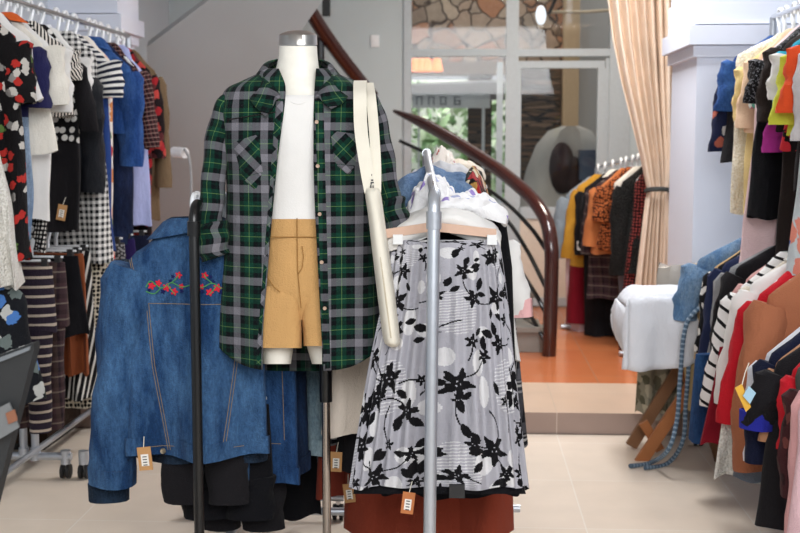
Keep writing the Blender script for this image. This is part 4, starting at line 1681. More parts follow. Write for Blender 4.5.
skirt('terracotta_skirt', 'long terracotta skirt showing under the floral skirt, the longer of the two', 'skirt', M_terra, ZS(3.80), 0, w_=.215, L=1.07, flare=.30, d=.06, fold=.3, e=3, hang=False)
skirt('terracotta_skirt', 'terracotta skirt ending higher beside the mannequin pole', 'skirt', plain('terracotta_cloth_dark', C('#80372a'), .85), (ZS(3.88)[0] - .1, 3.88, ZS(3.88)[2]), 0, w_=.2, L=.98, flare=.35, d=.06, fold=.3, e=3, tagp=(-.15, -.13, -1.05), hang=False)
garment('white_blouse', 'white blouse with a pink sleeve edge at the right of the steel rack', 'blouse', M_whitec, (ZS(3.58)[0] + .01, 3.58, ZS(3.58)[2]), 0, w_=.205, L=.5, d=.05, sleeve=.22, sr=.05, cuff=plain('pale_pink_cloth', C('#e8b4b4')), hook=.07, sl_out=.2, hang=False)

# ------------------------------------------------------------------ clothes laid over the top of the steel rack
from mathutils import noise as mnoise


def draped(name, label, cat, mat, cx, Y, top, half, length, drop, seed, amp=.018, shift=0, thick=.012, sub=1, mats=None, rz=0):
    t = thing(name, label, cat, (cx, Y, top), rz)
    nu, nv = 34, 24
    top_r, bot_r = [], []
    for j in range(nv + 1):
        v = j / nv * 2 - 1
        ra, rb = [], []
        for i in range(nu + 1):
            u = i / nu * 2 - 1
            x = half * u * (1 + .10 * mnoise.noise((v * 1.7, seed, u))) + shift * v
            y = length / 2 * v * (1 + .12 * mnoise.noise((u * 1.7, seed * 2.3, 1)))
            z = -drop * (abs(u) ** 2.2) - .25 * drop * abs(v) ** 4
            z += amp * (mnoise.noise((u * 3.0, v * 2.5, seed)) + .55 * mnoise.noise((u * 8, v * 6, seed + 9)))
            ra.append(Vector((x, y, z)))
            rb.append(Vector((x * .97, y * .97, z - thick)))
        top_r.append(ra)
        bot_r.append(rb)
    mb = MB()
    rings = [list(a) + list(b)[::-1] for a, b in zip(top_r, bot_r)]
    mb.loft(rings, True, True, True, flip=True)
    mb.build('body', mats or mat, t, sub=sub)
    return t


M_white_print = floral('white_with_violet_print', C('#f2f1f2'), [C('#9a86c9'), C('#f2f1f2'), C('#f2f1f2'), C('#aeb6d8'), C('#f2f1f2')], 22, .34)
M_whitered = floral('white_with_red_print', C('#efe6dd'), [C('#b23a3a'), C('#efe6dd'), C('#efe6dd'), C('#efe6dd')], 26, .33)
M_scarf = floral('black_gold_floral', C('#1a1614'), [C('#c9b183'), C('#a8262b'), C('#d9cbb0'), C('#1a1614'), C('#b88b4a')], 20, .5)
zr = SR0.z
draped('folded_tee', 'white tee shirt lying flat over the front of the steel rack', 't-shirt', M_whitec, at(446, 225, 3.38).x, 3.40, at(446, 206, 3.38).z, .155, .36, .075, 1.0, .010, thick=.03)
draped('folded_tee', 'white printed tee with violet marks heaped right of the steel elbow', 't-shirt', M_white_print, at(466, 205, 3.46).x, 3.50, at(466, 194, 3.46).z, .12, .36, .055, 4.0, .022, thick=.025)
draped('bundled_blouse', 'white bundled top with a purple print standing up behind the steel elbow', 'top', M_white_print, at(433, 190, 3.5).x, 3.56, at(433, 178, 3.5).z, .075, .2, .085, 6.0, .03, thick=.03)
draped('denim_shorts', 'blue denim piece draped over the rack behind the white tees', 'shorts', denim('denim_pale_blue', C('#56759f'), C('#86a3c6')), at(436, 190, 3.9).x, 3.90, at(436, 168, 3.9).z, .21, .45, .17, 9.0, .022)
draped('grey_blouse', 'grey white crumpled top lying over the denim near the rear steel post', 'top', plain('grey_white', C('#c9c9cc')), at(443, 175, 4.1).x, 4.16, at(440, 164, 4.1).z, .15, .3, .08, 12.0, .025)
draped('red_print_bundle', 'white bundle with red print heaped beside the rear steel post', 'top', M_whitered, at(442, 168, 4.25).x, 4.32, at(441, 150, 4.25).z, .06, .16, .09, 15.0, .03, thick=.04)
draped('floral_scarf', 'black and gold floral scarf trailing down the right side of the clothes pile', 'scarf', M_scarf, at(474, 190, 3.95).x, 3.98, at(460, 168, 3.95).z, .05, .5, .13, 18.0, .012, rz=-.05)
draped('cream_towel', 'cream folded cloth at the far end of the steel rack pile', 'cloth', plain('cream_fold', C('#ded3c4')), at(458, 170, 4.4).x, 4.42, at(458, 160, 4.4).z, .10, .2, .05, 21.0, .012)

# ------------------------------------------------------------------ long double-rail racks along the side walls
def long_rack(label, X, z_up, z_lo, y0, y1, feet, low_x=None):
    t = thing('clothes_rack', label, 'clothes rack', (X, (y0 + y1) / 2, 0))
    f = lambda p: inv_loc(t, p)
    low_x = X if low_x is None else low_x
    MB().tube([f((X, y0, z_up)), f((X, y1, z_up))], .0125, 12).build('rail', M_chrome, t)
    MB().tube([f((low_x, y0, z_lo)), f((low_x, y1, z_lo))], .0125, 12).build('rail', M_chrome, t)
    for yy in (y0, y1):
        MB().tube([f((X, yy, .11)), f((X, yy, z_up))], .0155, 12).build('post', M_steel, t)
        if abs(low_x - X) > .01:
            MB().tube([f((X, yy, z_lo)), f((low_x, yy, z_lo))], .012, 10).build('rail_bracket', M_steel, t)
        MB().tube([f((X - feet[0], yy, .09)), f((X + feet[1], yy, .09))], .0155, 12).build('foot_bar', M_steel, t)
        for xx in (X - feet[0] + .03, X + feet[1] - .03):
            q = f((xx, yy, 0))
            castor(t, q.x, q.y)
    MB().tube([f((X, y0, .12)), f((X, y1, .12))], .0125, 12).build('base_bar', M_steel, t)
    return t


XL = -1.70
ZU = 1.87
ZLO = 1.0
long_rack('tall double rail clothes rack along the wall behind the denim jackets', XL, ZU, ZLO, 3.55, 6.06, (.28, .2))
# free-standing end frame in front of it
t = thing('rack_end_frame', 'grey steel tube frame on castors below the wall rack beside the dark panel', 'rack frame', (at(33, 467, 4.62).x, 4.62, 0))
f = lambda p: inv_loc(t, p)
pa, pb_ = at(16, 466, 4.80), at(86, 466, 4.80)
MB().tube([f((pa.x, 4.62, .09)), f((pb_.x, 4.62, .09))], .0165, 12).build('foot_bar', M_steel, t)
for px, tp in ((33, 376), (22, 395)):
    q = at(px, tp, 4.62)
    MB().tube([f((q.x, 4.62, .09)), f((q.x, 4.62, q.z))], .0155, 12).build('post', M_steel, t)
    MB().tube([f((q.x, 4.62, .075)), f((q.x, 4.62, .125))], .021, 12).build('tube_joint', M_steel, t)
for px in (66, 84):
    q = f((at(px, 470, 4.62).x, 4.62, 0))
    castor(t, q.x, q.y)
    MB().tube([(q.x, q.y, .06), (q.x, q.y, .115)], .02, 12).build('tube_joint', M_steel, t)

A = []
F_redblack = floral('black_red_white_floral', C('#141214'), [C('#b8322c'), C('#141214'), C('#c8c3bc'), C('#141214'), C('#b8322c'), C('#141214'), C('#5d7a3f'), C('#8a8784'), C('#141214')], 30, .42)
M_lacew = lace('white_lace', C('#e9e6df'), C('#d6d2c9'))
M_navyp = plain('navy_violet', C('#262650'))
M_navy = plain('navy_cloth', C('#171c33'))
M_royal = plain('royal_blue', C('#27427f'))
M_cream2 = plain('ivory_blouse', C('#eae5da'))
M_satin = plain('black_satin', C('#15171d'), .35)
M_polka = dots('black_white_polka', C('#121113'), C('#e8e5e0'), 27, .30, .45)
M_polka_s = dots('black_small_polka', C('#131214'), C('#d5d0ca'), 60, .28, .2)
M_strip_bw = stripes('black_cream_stripe', C('#17161a'), C('#e9e2d8'), .014, .5, False)
M_strip_nw = stripes('navy_white_stripe', C('#1e2436'), C('#e8e6e2'), .026, .5, True)
M_ging = gingham('black_white_gingham', C('#17181c'), C('#eceae6'), .026)
F_white = floral('white_red_floral', C('#ece5dc'), [C('#c63b34'), C('#ece5dc'), C('#d98d58'), C('#ece5dc'), C('#7a8f5c'), C('#e1b9a8')], 16, .42)
M_dbright = denim('denim_bright', C('#264a8a'), C('#4a74b4'))
M_djeans = denim('denim_deep_navy', C('#141d38'), C('#26355c'))
M_tweed = check('maroon_tweed', [(0, C('#3a1d22')), (.4, C('#8c5a55')), (.6, C('#1d1416'))], [(0, C('#2a1619')), (.5, C('#a98f86')), (.7, C('#3a1d22'))], .02)
M_lav = plain('lavender_cloth', C('#a9b1dd'))
F_redfl = floral('red_black_floral', C('#1b1114'), [C('#9e2229'), C('#1b1114'), C('#b5413b'), C('#1b1114'), C('#5b2a2c')], 24, .5)
M_khaki = plain('khaki_cloth', C('#6f5c46'))
M_palejean = denim('denim_washed', C('#7f9cc0'), C('#b6c8de'))
M_orange = plain('orange_cloth', C('#d9632b'))


def rackset(X, Z, specs, xf=None):
    for sp in specs:
        Y, kind, name, label, cat, mat = sp[:6]
        kw = dict(sp[6]) if len(sp) > 6 else {}
        rz = kw.pop('rz', rng.uniform(-.10, .10))
        dx = kw.pop('dx', 0)
        dz = kw.pop('dz', 0)
        x = xf(Y) if xf else X
        fn = {'g': garment, 's': skirt, 't': trousers}[kind]
        fn(name, label, cat, mat, (x + dx, Y, Z + dz), rz, **kw)


rackset(XL, ZU, [
    (3.96, 'g', 'lace_dress', 'white lace dress with flared hem nearest the dark panel on the wall rack', 'dress', M_lacew, dict(hook=.075, w_=0.105, L=.94, flare=.70, fold=.5)),
    (4.09, 'g', 'floral_dress', 'black dress with red blossoms and white leaf sprigs beside the white lace dress', 'dress', F_redblack, dict(hook=.075, w_=0.165, L=.86, sleeve=.2, flare=.05)),
    (4.17, 'g', 'white_vest', 'white vest strap showing between the black floral dress and the navy top', 'top', M_whitec, dict(hook=.075, w_=0.165, L=.32)),
    (4.25, 'g', 'navy_blouse', 'navy violet top with short pointed sleeve over washed blue jeans', 'top', M_navyp, dict(hook=.075, w_=0.170, L=.80, sleeve=.20, sr=.075, lower=(M_palejean, .38), tagp=(.12, -.07, -.92), sl_out=.12)),
    (4.33, 'g', 'cream_blouse', 'cream blouse with an orange lined neck behind the navy top', 'blouse', M_cream2, dict(hook=.075, w_=0.170, L=.50, sleeve=.20, sr=.08, collar=(M_orange, .01), sl_out=.10)),
    (4.42, 'g', 'cream_blouse', 'white chiffon blouse with a long trailing tail beside the striped tee', 'blouse', M_whitec, dict(hook=.075, w_=0.175, L=.74, sleeve=.22, sr=.085, sl_out=.10, flare=-.1)),
    (4.50, 'g', 'polka_dress', 'black dress with tiny white dots hanging behind the white chiffon blouse', 'dress', M_polka_s, dict(hook=.075, w_=0.165, L=.86, flare=.0)),
    (4.56, 'g', 'striped_tee', 'black and cream vertical striped tee shoulder among the white hangers', 'tee', M_strip_bw, dict(hook=.075, w_=0.170, L=.36, sleeve=.1)),
    (4.68, 'g', 'polka_blouse', 'black blouse with large white polka dots over a plain black skirt', 'blouse', M_polka, dict(hook=.075, w_=0.185, L=.80, sleeve=.26, sr=.045, smat=M_blk2, lower=(M_blk2, .46), tagp=(.14, -.075, -.80), sl_out=.30)),
    (4.80, 'g', 'white_tee', 'plain white tee hanging behind the large polka dot blouse', 'tee', M_whitec, dict(hook=.075, w_=0.165, L=.5, sleeve=.14)),
    (4.89, 'g', 'satin_jacket', 'black satin bomber jacket with a shiny sleeve behind the white tee', 'jacket', M_satin, dict(hook=.075, w_=0.17, L=.52, sleeve=.46, sr=.07, dz=-.08)),
    (4.99, 'g', 'gingham_dress', 'long black and white gingham dress hanging beyond the polka dot blouse', 'dress', M_ging, dict(hook=.075, w_=0.160, L=.96, flare=.1)),
    (5.10, 'g', 'striped_dress', 'navy and white striped tee over a long royal blue skirt', 'dress', M_strip_nw, dict(hook=.075, w_=0.180, L=.92, sleeve=.14, sr=.08, lower=(M_royal, .30), sl_out=.15)),
    (5.22, 'g', 'floral_dress', 'long white dress scattered with red and orange flowers beside the bright denim jacket', 'dress', F_white, dict(hook=.075, w_=0.165, L=.96)),
    (5.42, 'g', 'denim_jacket', 'bright blue denim jacket on the wall rack above the dark jeans', 'jacket', M_dbright, dict(hook=.075, w_=0.205, L=.40, sleeve=.42, sr=.07, collar=(M_dbright, .02), sl_out=.08)),
    (5.50, 'g', 'denim_dress', 'long deep navy denim dress below the bright denim jacket', 'dress', M_djeans, dict(hook=.075, w_=0.185, L=.92, flare=.1)),
    (5.60, 'g', 'tweed_blouse', 'maroon tweed top with a loose sleeve beside the lavender tank', 'top', M_tweed, dict(hook=.075, w_=0.165, L=.5, sleeve=.35)),
    (5.72, 'g', 'tank_top', 'long pale lavender sleeveless top near the end of the wall rack', 'top', M_lav, dict(hook=.075, w_=0.160, L=.86, neck=.07, flare=-.05)),
    (5.86, 'g', 'floral_dress', 'dark red and black flowered dress at the far end of the wall rack', 'dress', F_redfl, dict(hook=.075, w_=0.165, L=.92, sleeve=.40, sr=.06)),
    (5.96, 'g', 'khaki_coat', 'khaki coat behind the red and black flowered dress', 'coat', M_khaki, dict(hook=.075, w_=0.175, L=.84, sleeve=.55, sr=.055)),
])
M_camo = floral('dark_blue_print', C('#1b1d22'), [C('#4f7fc4'), C('#1b1d22'), C('#6f7a78'), C('#2c3a2f'), C('#c5c6c2')], 22, .5)
M_leg1 = stripes('purple_cream_stripes', C('#2c2430'), C('#b8a99a'), .035, .72, True)
M_leg2 = check('brown_woven_bands', [(0, C('#4a3638')), (.5, C('#57463f')), (.8, C('#2b2026'))], [(0, C('#3a2c33')), (.35, C('#8e8378')), (.45, C('#453238')), (.7, C('#241c22'))], .06)
M_rust = plain('rust_cloth', C('#8a4a2c'))
M_zebra = stripes('black_white_wave', C('#141315'), C('#d8d5cf'), .03, .65, False, R_(12))
M_dotc = dots('cream_black_dots', C('#d3c8b4'), C('#1b1919'), 55, .36, .3)
F_small = floral('pale_small_floral', C('#cfc3b6'), [C('#b04a44'), C('#5a5048'), C('#cfc3b6'), C('#8d9a86')], 40, .42)
M_spot = dots('grey_spots', C('#3a3a3f'), C('#9a9a9c'), 70, .33, .6)
M_purple = plain('deep_purple', C('#2a1f52'))
rackset(XL, ZLO, [
    (4.02, 'g', 'printed_tee', 'dark tee with a blue and grey print under the white lace dress', 'tee', M_camo, dict(w_=.17, L=.46, dx=.02)),
    (4.30, 't', 'striped_leggings', 'dark purple leggings banded with cream stripes on the lower wall rail', 'leggings', M_leg1, dict(w_=.13, L=.64, leg=.055, taper=.7, dx=.06)),
    (4.45, 't', 'woven_leggings', 'brown leggings with woven bands beside the striped leggings', 'leggings', M_leg2, dict(w_=.13, L=.66, leg=.055, taper=.7, dx=.06)),
    (4.70, 's', 'black_skirt', 'short black skirt above the rust pleated skirt on the lower wall rail', 'skirt', M_blk, dict(w_=.16, L=.32, flare=.2, dx=0)),
    (4.80, 's', 'rust_skirt', 'rust brown pleated skirt on the lower wall rail', 'skirt', M_rust, dict(w_=.15, L=.50, flare=.1, fold=.8, k=8)),
    (4.90, 's', 'zebra_skirt', 'black skirt with wavy white lines showing below the rust skirt', 'skirt', M_zebra, dict(w_=.14, L=.62, flare=.1)),
    (5.02, 's', 'dotted_skirt', 'cream skirt with small black dots, lowest hem on the wall rail', 'skirt', M_dotc, dict(w_=.17, L=.68, flare=.2)),
    (5.16, 'g', 'floral_blouse', 'pale blouse of tiny red flowers with a kraft tag on the lower wall rail', 'blouse', F_small, dict(w_=.2, L=.42, sleeve=.2, tagp=(.2, -.09, -.62))),
    (5.32, 's', 'spotted_skirt', 'grey spotted skirt behind the tiny flowered blouse', 'skirt', M_spot, dict(w_=.17, L=.55, flare=.15)),
    (5.52, 's', 'purple_dress', 'deep purple dress at the end of the lower wall rail', 'dress', M_purple, dict(w_=.16, L=.74, flare=.25)),
    (5.72, 's', 'navy_skirt', 'navy skirt behind the deep purple dress', 'skirt', M_navy, dict(w_=.17, L=.72, flare=.2)),
])

t = thing('shadow_fill_box', 'added dark brown woven box filling the shadow on the floor under the wall rack', 'box', (-1.98, 5.45, 0))  # box added to darken the shaded floor below the rack
M_shadow_fill = stripes('shadow_fill_woven', C('#241a14'), C('#3a2a20'), .02, .5, True)
MB().box((0, 0, .19), (.36, .9, .30)).build('shadow_fill_body', M_shadow_fill, t)
MB().box((0, 0, .355), (.40, .94, .04)).build('shadow_fill_lid', M_shadow_fill, t)
MB().box((0, 0, .02), (.3, .8, .04)).build('box_base', M_castor, t)
# right-hand rack, upper rail
XR = 1.31
XR2 = 1.22
long_rack('tall double rail clothes rack in front of the white column', XR, ZU, 1.02, 3.7, 5.28, (.3, .25), XR2)
F_nv = floral('navy_small_floral', C('#1d2340'), [C('#1d2340'), C('#b0604f'), C('#1d2340'), C('#c9c4c0')], 20, .36)
M_laceC = lace('cream_lace', C('#f0e8d4'), C('#e2d5b8'))
M_yel = plain('soft_yellow', C('#e3c98a'))
M_peach = plain('peach_cloth', C('#e6c4a4'))
F_mint = floral('mint_floral', C('#dfe6df'), [C('#5fa08a'), C('#dfe6df'), C('#c86f86'), C('#dfe6df')], 26, .4)
M_pinkp = plain('pale_pink', C('#eccdce'))
M_seq = sequin('black_sequin', (.006, .006, .008), C('#8f9096'))
M_mag = plain('magenta', C('#b93a98'))
M_mesh = plain('dark_brown_mesh', C('#2a211e'))
M_brownk = plain('brown_black', C('#251e1c'))
M_turq = plain('turquoise', C('#35a8c4'))
F_rb = floral('red_black_print', C('#1a1416'), [C('#c9303a'), C('#c9303a'), C('#1a1416')], 22, .5)
M_char = plain('charcoal', C('#2c2a2b'))
M_lime = plain('lime_yellow', C('#d5d94a'))
M_orr = plain('bright_orange', C('#e5552c'))
M_pgrey = plain('pale_grey_tee', C('#d5d2d3'))
F_coral = floral('coral_blue_print', C('#c9d3d6'), [C('#e0705f'), C('#3f5fa5'), C('#c9d3d6'), C('#e48f7c')], 14, .5)
M_teal = plain('pale_teal', C('#7cc2bb'))
M_pinkw2 = plain('pinkish_white', C('#ebdfe2'))
M_red = plain('bright_red', C('#c21f2c'))
rackset(XR, ZU, [
    (5.16, 'g', 'floral_blouse', 'navy blouse with tiny flowers at the end of the rack by the white column', 'blouse', F_nv, dict(w_=.21, L=.40, sleeve=.34, sr=.06, sl_out=.28, rz=.1)),
    (5.07, 'g', 'blue_dress', 'mid blue denim dress behind the cream lace dress', 'dress', M_dbright, dict(w_=.20, L=.52, sleeve=.2, lower=(M_blk2, .3))),
    (4.95, 'g', 'lace_dress', 'long cream lace dress near the white column', 'dress', M_laceC, dict(w_=.225, L=.72, flare=.06)),
    (4.86, 'g', 'yellow_dress', 'soft yellow dress between the cream lace dress and the peach blouse', 'dress', M_yel, dict(w_=.205, L=.70, sleeve=.2, flare=.0)),
    (4.78, 'g', 'peach_blouse', 'pale peach blouse with loose half sleeve beside the yellow dress', 'blouse', M_peach, dict(w_=.165, L=.40, sleeve=.26, sr=.06, sl_out=.1)),
    (4.71, 'g', 'mint_blouse', 'mint floral top just in front of the peach blouse', 'top', F_mint, dict(w_=.18, L=.4, sleeve=.15)),
    (4.65, 'g', 'pink_dress', 'long pale pink dress with the lowest hem beside the black sequin dress', 'dress', M_pinkp, dict(w_=.195, L=.95, flare=.05)),
    (4.57, 'g', 'sequin_dress', 'black sequin dress with glittering shoulder', 'dress', M_seq, dict(w_=.195, L=.72, sleeve=.15, flare=.05, lower=(M_blk, .35))),
    (4.46, 'g', 'magenta_tee', 'magenta tee with flared sleeve in front of the black sequin dress', 'tee', M_mag, dict(w_=.17, L=.35, sleeve=.20, sr=.06, sl_out=.2, dz=-.12)),
    (4.40, 'g', 'mesh_blouse', 'dark brown mesh blouse with a wide sheer shoulder', 'blouse', M_mesh, dict(w_=.175, L=.40, sleeve=.25, sr=.075)),
    (4.33, 'g', 'brown_dress', 'long brown black dress hanging under the dark mesh blouse', 'dress', M_brownk, dict(w_=.20, L=.94, flare=.02)),
    (4.27, 'g', 'turquoise_tunic', 'turquoise tunic strip beside the dark mesh blouse', 'tunic', M_turq, dict(w_=.20, L=.44, sleeve=.2, flare=-.02)),
    (4.21, 'g', 'ruffle_blouse', 'white ruffled blouse with frilled shoulder', 'blouse', M_whitec, dict(w_=.20, L=.30, sleeve=.14, sr=.08, fold=.9, k=8)),
    (4.17, 'g', 'printed_blouse', 'red top with black print below the white ruffled blouse', 'top', F_rb, dict(w_=.195, L=.46)),
    (4.12, 'g', 'charcoal_blouse', 'charcoal top beneath the lime yellow tee', 'top', M_char, dict(w_=.17, L=.60, sleeve=.2)),
    (4.07, 'g', 'lime_tee', 'lime yellow tee with a broad sleeve next to the orange tee', 'tee', M_lime, dict(w_=.195, L=.40, sleeve=.22, sr=.08, sl_out=.28)),
    (4.02, 'g', 'orange_tee', 'bright orange tee with a broad short sleeve', 'tee', M_orr, dict(w_=.19, L=.40, sleeve=.20, sr=.085, sl_out=.28)),
    (3.97, 'g', 'grey_tee', 'pale grey white tee in front of the orange tee', 'tee', M_pgrey, dict(w_=.195, L=.58, sleeve=.28, sr=.075)),
    (3.92, 'g', 'coral_dress', 'pale dress printed in coral and blue beside the teal dress', 'dress', F_coral, dict(w_=.20, L=.86, flare=.05, dx=-.01)),
    (3.87, 'g', 'teal_dress', 'pale teal dress with its hem above the red and black skirt', 'dress', M_teal, dict(w_=.195, L=.88, flare=.05)),
    (3.82, 'g', 'pink_white_blouse', 'large pinkish white blouse nearest the camera on the upper rail', 'blouse', M_pinkw2, dict(w_=.19, L=.84, sleeve=.45, sr=.09, flare=.1)),
    (3.76, 'g', 'flowered_dress', 'red and black flowered long dress, its narrow hem hanging over the terracotta sweater', 'dress', F_rb, dict(w_=.15, L=1.06, flare=.2)),
])
M_djl = denim('denim_light_blue', C('#5d83ad'), C('#9db9d3'))
M_camel = plain('camel_cloth', C('#c2a377'))
F_bw = floral('black_white_print', C('#171719'), [C('#e5e2dd'), C('#171719'), C('#e5e2dd')], 30, .4)
M_nav2 = plain('navy_knit', C('#232b4a'))
M_gry = plain('grey_knit', C('#8f9092'))
M_letter = stripes('white_black_letter_bars', C('#eeecea'), C('#1a1a1c'), .045, .72, True, R_(20))
M_ivory = plain('ivory_lace_collar', C('#d8cfbf'))
M_maroon = plain('maroon_cloth', C('#7d1524'))
M_terra2 = plain('terracotta_knit', C('#a96a4c'))
M_lil = plain('grey_lilac', C('#b9aeb6'))
M_pink = plain('dusty_pink', C('#dba9a4'))
rackset(XR2, 1.02, [
    (4.89, 'g', 'denim_jacket', 'light blue denim jacket with a frayed hem by the white column', 'jacket', M_djl, dict(w_=.22, L=.27, sleeve=.22, sr=.07, sl_out=.30, dx=-.05, hem=(plain('frayed_denim', C('#c9d4de')), .02), hook=.07)),
    (4.95, 't', 'khaki_trousers', 'khaki trousers reaching low next to the folding table legs', 'trousers', plain('khaki_trouser', C('#b29a70')), dict(w_=.17, L=.48, leg=.08, dx=-.15, hook=.30, hang=False)),
    (4.84, 'g', 'camel_jacket', 'camel jacket with an orange collar beside the light denim jacket', 'jacket', M_camel, dict(w_=.205, L=.4, sleeve=.35, sr=.06, collar=(M_orange, .015), hook=.07)),
    (4.80, 'g', 'print_dress', 'black dress with a white print below the camel jacket', 'dress', F_bw, dict(w_=.215, L=.42, sleeve=.32, hook=.07)),
    (4.70, 'g', 'navy_cardigan', 'navy cardigan between the camel jacket and the grey cardigan', 'cardigan', M_nav2, dict(w_=.215, L=.46, sleeve=.42, sr=.06, hook=.07)),
    (4.60, 'g', 'grey_cardigan', 'grey melange cardigan with ribbed cuffs', 'cardigan', M_gry, dict(w_=.215, L=.48, sleeve=.46, sr=.062, cuff=plain('grey_rib', C('#a5a5a6')), hook=.07)),
    (4.52, 's', 'denim_skirt', 'blue denim skirt hanging low beside the folding table and hose', 'skirt', D2, dict(w_=.145, L=.33, flare=.12, fold=.4, d=.05, dx=-.205, hook=.45, hang=False)),
    (4.49, 'g', 'black_blouse', 'black blouse just in front of the grey cardigan', 'blouse', M_blk2, dict(w_=.21, L=.40, sleeve=.36, sr=.06, hook=.06)),
    (4.41, 'g', 'pink_blouse', 'dusty pink top with a cream neckline low between the navy clothes', 'top', M_pink, dict(w_=.21, L=.53, sleeve=.40, sr=.055, hook=.07)),
    (4.36, 'g', 'navy_blouse', 'plain navy long sleeved top beside the white lettered tee', 'top', M_navy, dict(w_=.21, L=.45, sleeve=.40, sr=.06, hook=.06)),
    (4.28, 'g', 'lettered_tee', 'white tee with black bars and stripes along its sleeve', 'tee', M_letter, dict(w_=.205, L=.40, sleeve=.40, sr=.065, hook=.065, dx=-.05, sl_out=.3)),
    (4.20, 'g', 'ivory_blouse', 'ivory blouse with a wide lace collar in front of the lettered tee', 'blouse', M_ivory, dict(w_=.205, L=.42, sleeve=.24, sr=.07, collar=(M_lacew, .02), hook=.05)),
    (4.15, 's', 'maroon_skirt', 'long maroon skirt hanging low under the white shirts', 'skirt', M_maroon, dict(w_=.19, L=.34, flare=.3, fold=.6, k=6, dx=-.15, hook=.36, hang=False)),
    (4.08, 'g', 'white_shirt', 'white long sleeved shirt with a slanting sleeve beside the terracotta sweater', 'shirt', M_whitec, dict(w_=.22, L=.34, sleeve=.38, sr=.06, sl_out=.34, hook=.06, dx=-.05)),
    (4.02, 's', 'lace_skirt', 'white lace skirt showing its hem below the maroon skirt', 'skirt', M_lacew, dict(w_=.19, L=.32, flare=.2, dx=-.15, hook=.46, hang=False)),
    (3.98, 'g', 'red_cardigan', 'bright red cardigan between the white shirt and the terracotta sweater', 'cardigan', M_red, dict(w_=.20, L=.40, sleeve=.40, sr=.06, hook=.07, dx=-.07, sl_out=.3)),
    (3.93, 's', 'grey_skirt', 'blue grey skirt low between the lace skirt and the black coat', 'skirt', plain('blue_grey_cloth', C('#6b7683')), dict(w_=.19, L=.36, flare=.2, dx=-.10, hook=.40, hang=False)),
    (3.86, 'g', 'terracotta_sweater', 'terracotta long sleeved sweater, the widest piece on the lower rail', 'sweater', M_terra2, dict(w_=.225, L=.52, sleeve=.54, sr=.072, sl_out=.22, hook=.055, dx=-.05)),
])
XN = lambda Y: 1.10
t = thing('clothes_rack', 'low clothes rack carrying the coats nearest the camera by the terracotta sweater', 'clothes rack', (XN(3.3), 3.3, 0))
f = lambda p: inv_loc(t, p)
ZN = .88
MB().tube([f((XN(2.95), 2.95, ZN)), f((XN(3.68), 3.68, ZN))], .0125, 12).build('rail', M_chrome, t)
for yy in (2.95, 3.68):
    MB().tube([f((XN(yy), yy, .09)), f((XN(yy), yy, ZN))], .0155, 12).build('post', M_steel, t)
    MB().tube([f((XN(yy) - .22, yy, .09)), f((XN(yy) + .22, yy, .09))], .0155, 12).build('foot_bar', M_steel, t)
    for s in (-1, 1):
        q = f((XN(yy) + s * .19, yy, 0))
        castor(t, q.x, q.y)
MB().tube([f((XN(2.95), 2.95, .12)), f((XN(3.68), 3.68, .12))], .0125, 12).build('base_bar', M_steel, t)
F_maro = floral('maroon_print', C('#3d1d20'), [C('#6a3a36'), C('#3d1d20'), C('#2a1416')], 30, .4)
rackset(0, ZN, [
    (3.62, 'g', 'white_coat', 'white coat with a round shoulder just below the terracotta sweater', 'coat', plain('cool_white', C('#dcdde4')), dict(w_=.21, L=.40, sleeve=.30, sr=.06, hook=.06)),
    (3.55, 'g', 'navy_coat', 'navy coat behind the tan one on the front rack', 'coat', M_navy, dict(w_=.20, L=.42, sleeve=.3, sr=.055, hook=.055)),
    (3.49, 'g', 'tan_coat', 'tan coat with a rounded shoulder on the front rack', 'coat', plain('tan_coat', C('#b58565')), dict(w_=.20, L=.44, sleeve=.2, sr=.055, hook=.06)),
    (3.43, 'g', 'black_coat', 'black coat with a royal blue cuff and a hanging paper tag', 'coat', M_blk2, dict(w_=.215, L=.58, sleeve=.16, sr=.06, hook=.06, sl_out=.35, cuff=plain('royal_blue_cuff', C('#2a2f9a')))),
    (3.36, 'g', 'red_coat', 'red coat strip in front of the black coat', 'coat', M_red, dict(w_=.20, L=.66, sleeve=.2, sr=.05, hook=.06)),
    (3.30, 'g', 'olive_dress', 'dark olive grey dress beside the red coat', 'dress', plain('olive_grey', C('#4a4c46')), dict(w_=.205, L=.72, flare=.05, hook=.06)),
    (3.22, 'g', 'maroon_blouse', 'maroon printed top under the dusty pink cardigan', 'top', F_maro, dict(w_=.20, L=.42, sleeve=.28, hook=.06)),
    (3.15, 'g', 'pink_cardigan', 'dusty pink cardigan with a long sleeve edge on the front rack', 'cardigan', plain('rose_pink', C('#cf9b9b')), dict(w_=.205, L=.60, sleeve=.50, sr=.05, hook=.06, dx=-.01)),
    (3.08, 'g', 'mauve_dress', 'pale mauve pink dress lowest on the front rack', 'dress', plain('mauve_pink', C('#d8b4ba')), dict(dx=-.03, w_=.20, L=.74, flare=.1, hook=.10)),
    (3.01, 'g', 'black_red_jacket', 'black jacket with a red lower half nearest the camera on the front rack', 'jacket', M_blk2, dict(w_=.165, L=.36, lower=(M_red, .24), hook=.07, dx=.03)),
], XN)
coat = [o for o in col.objects if str(o.get('label', '')).startswith('black coat with')][0]
o = MB().prism([at(735, 388, 3.27), at(742, 384, 3.27), at(751, 407, 3.27), at(746, 412, 3.27)], (0, .003, 0)).build('yellow_tag', simple('yellow_card', C('#d9a534'), .6), coat, True)
o = MB().prism([at(743, 396, 3.26), at(749, 386, 3.26), at(756, 393, 3.26), at(750, 404, 3.26)], (0, .003, 0)).build('blue_tag', simple('pale_blue_card', C('#9fc3d6'), .6), coat, True)
MB().tube([at(742, 385, 3.27), at(745, 373, 3.32), at(749, 363, 3.36)], .0015, 5).build('tag_string', M_cream, coat, True)

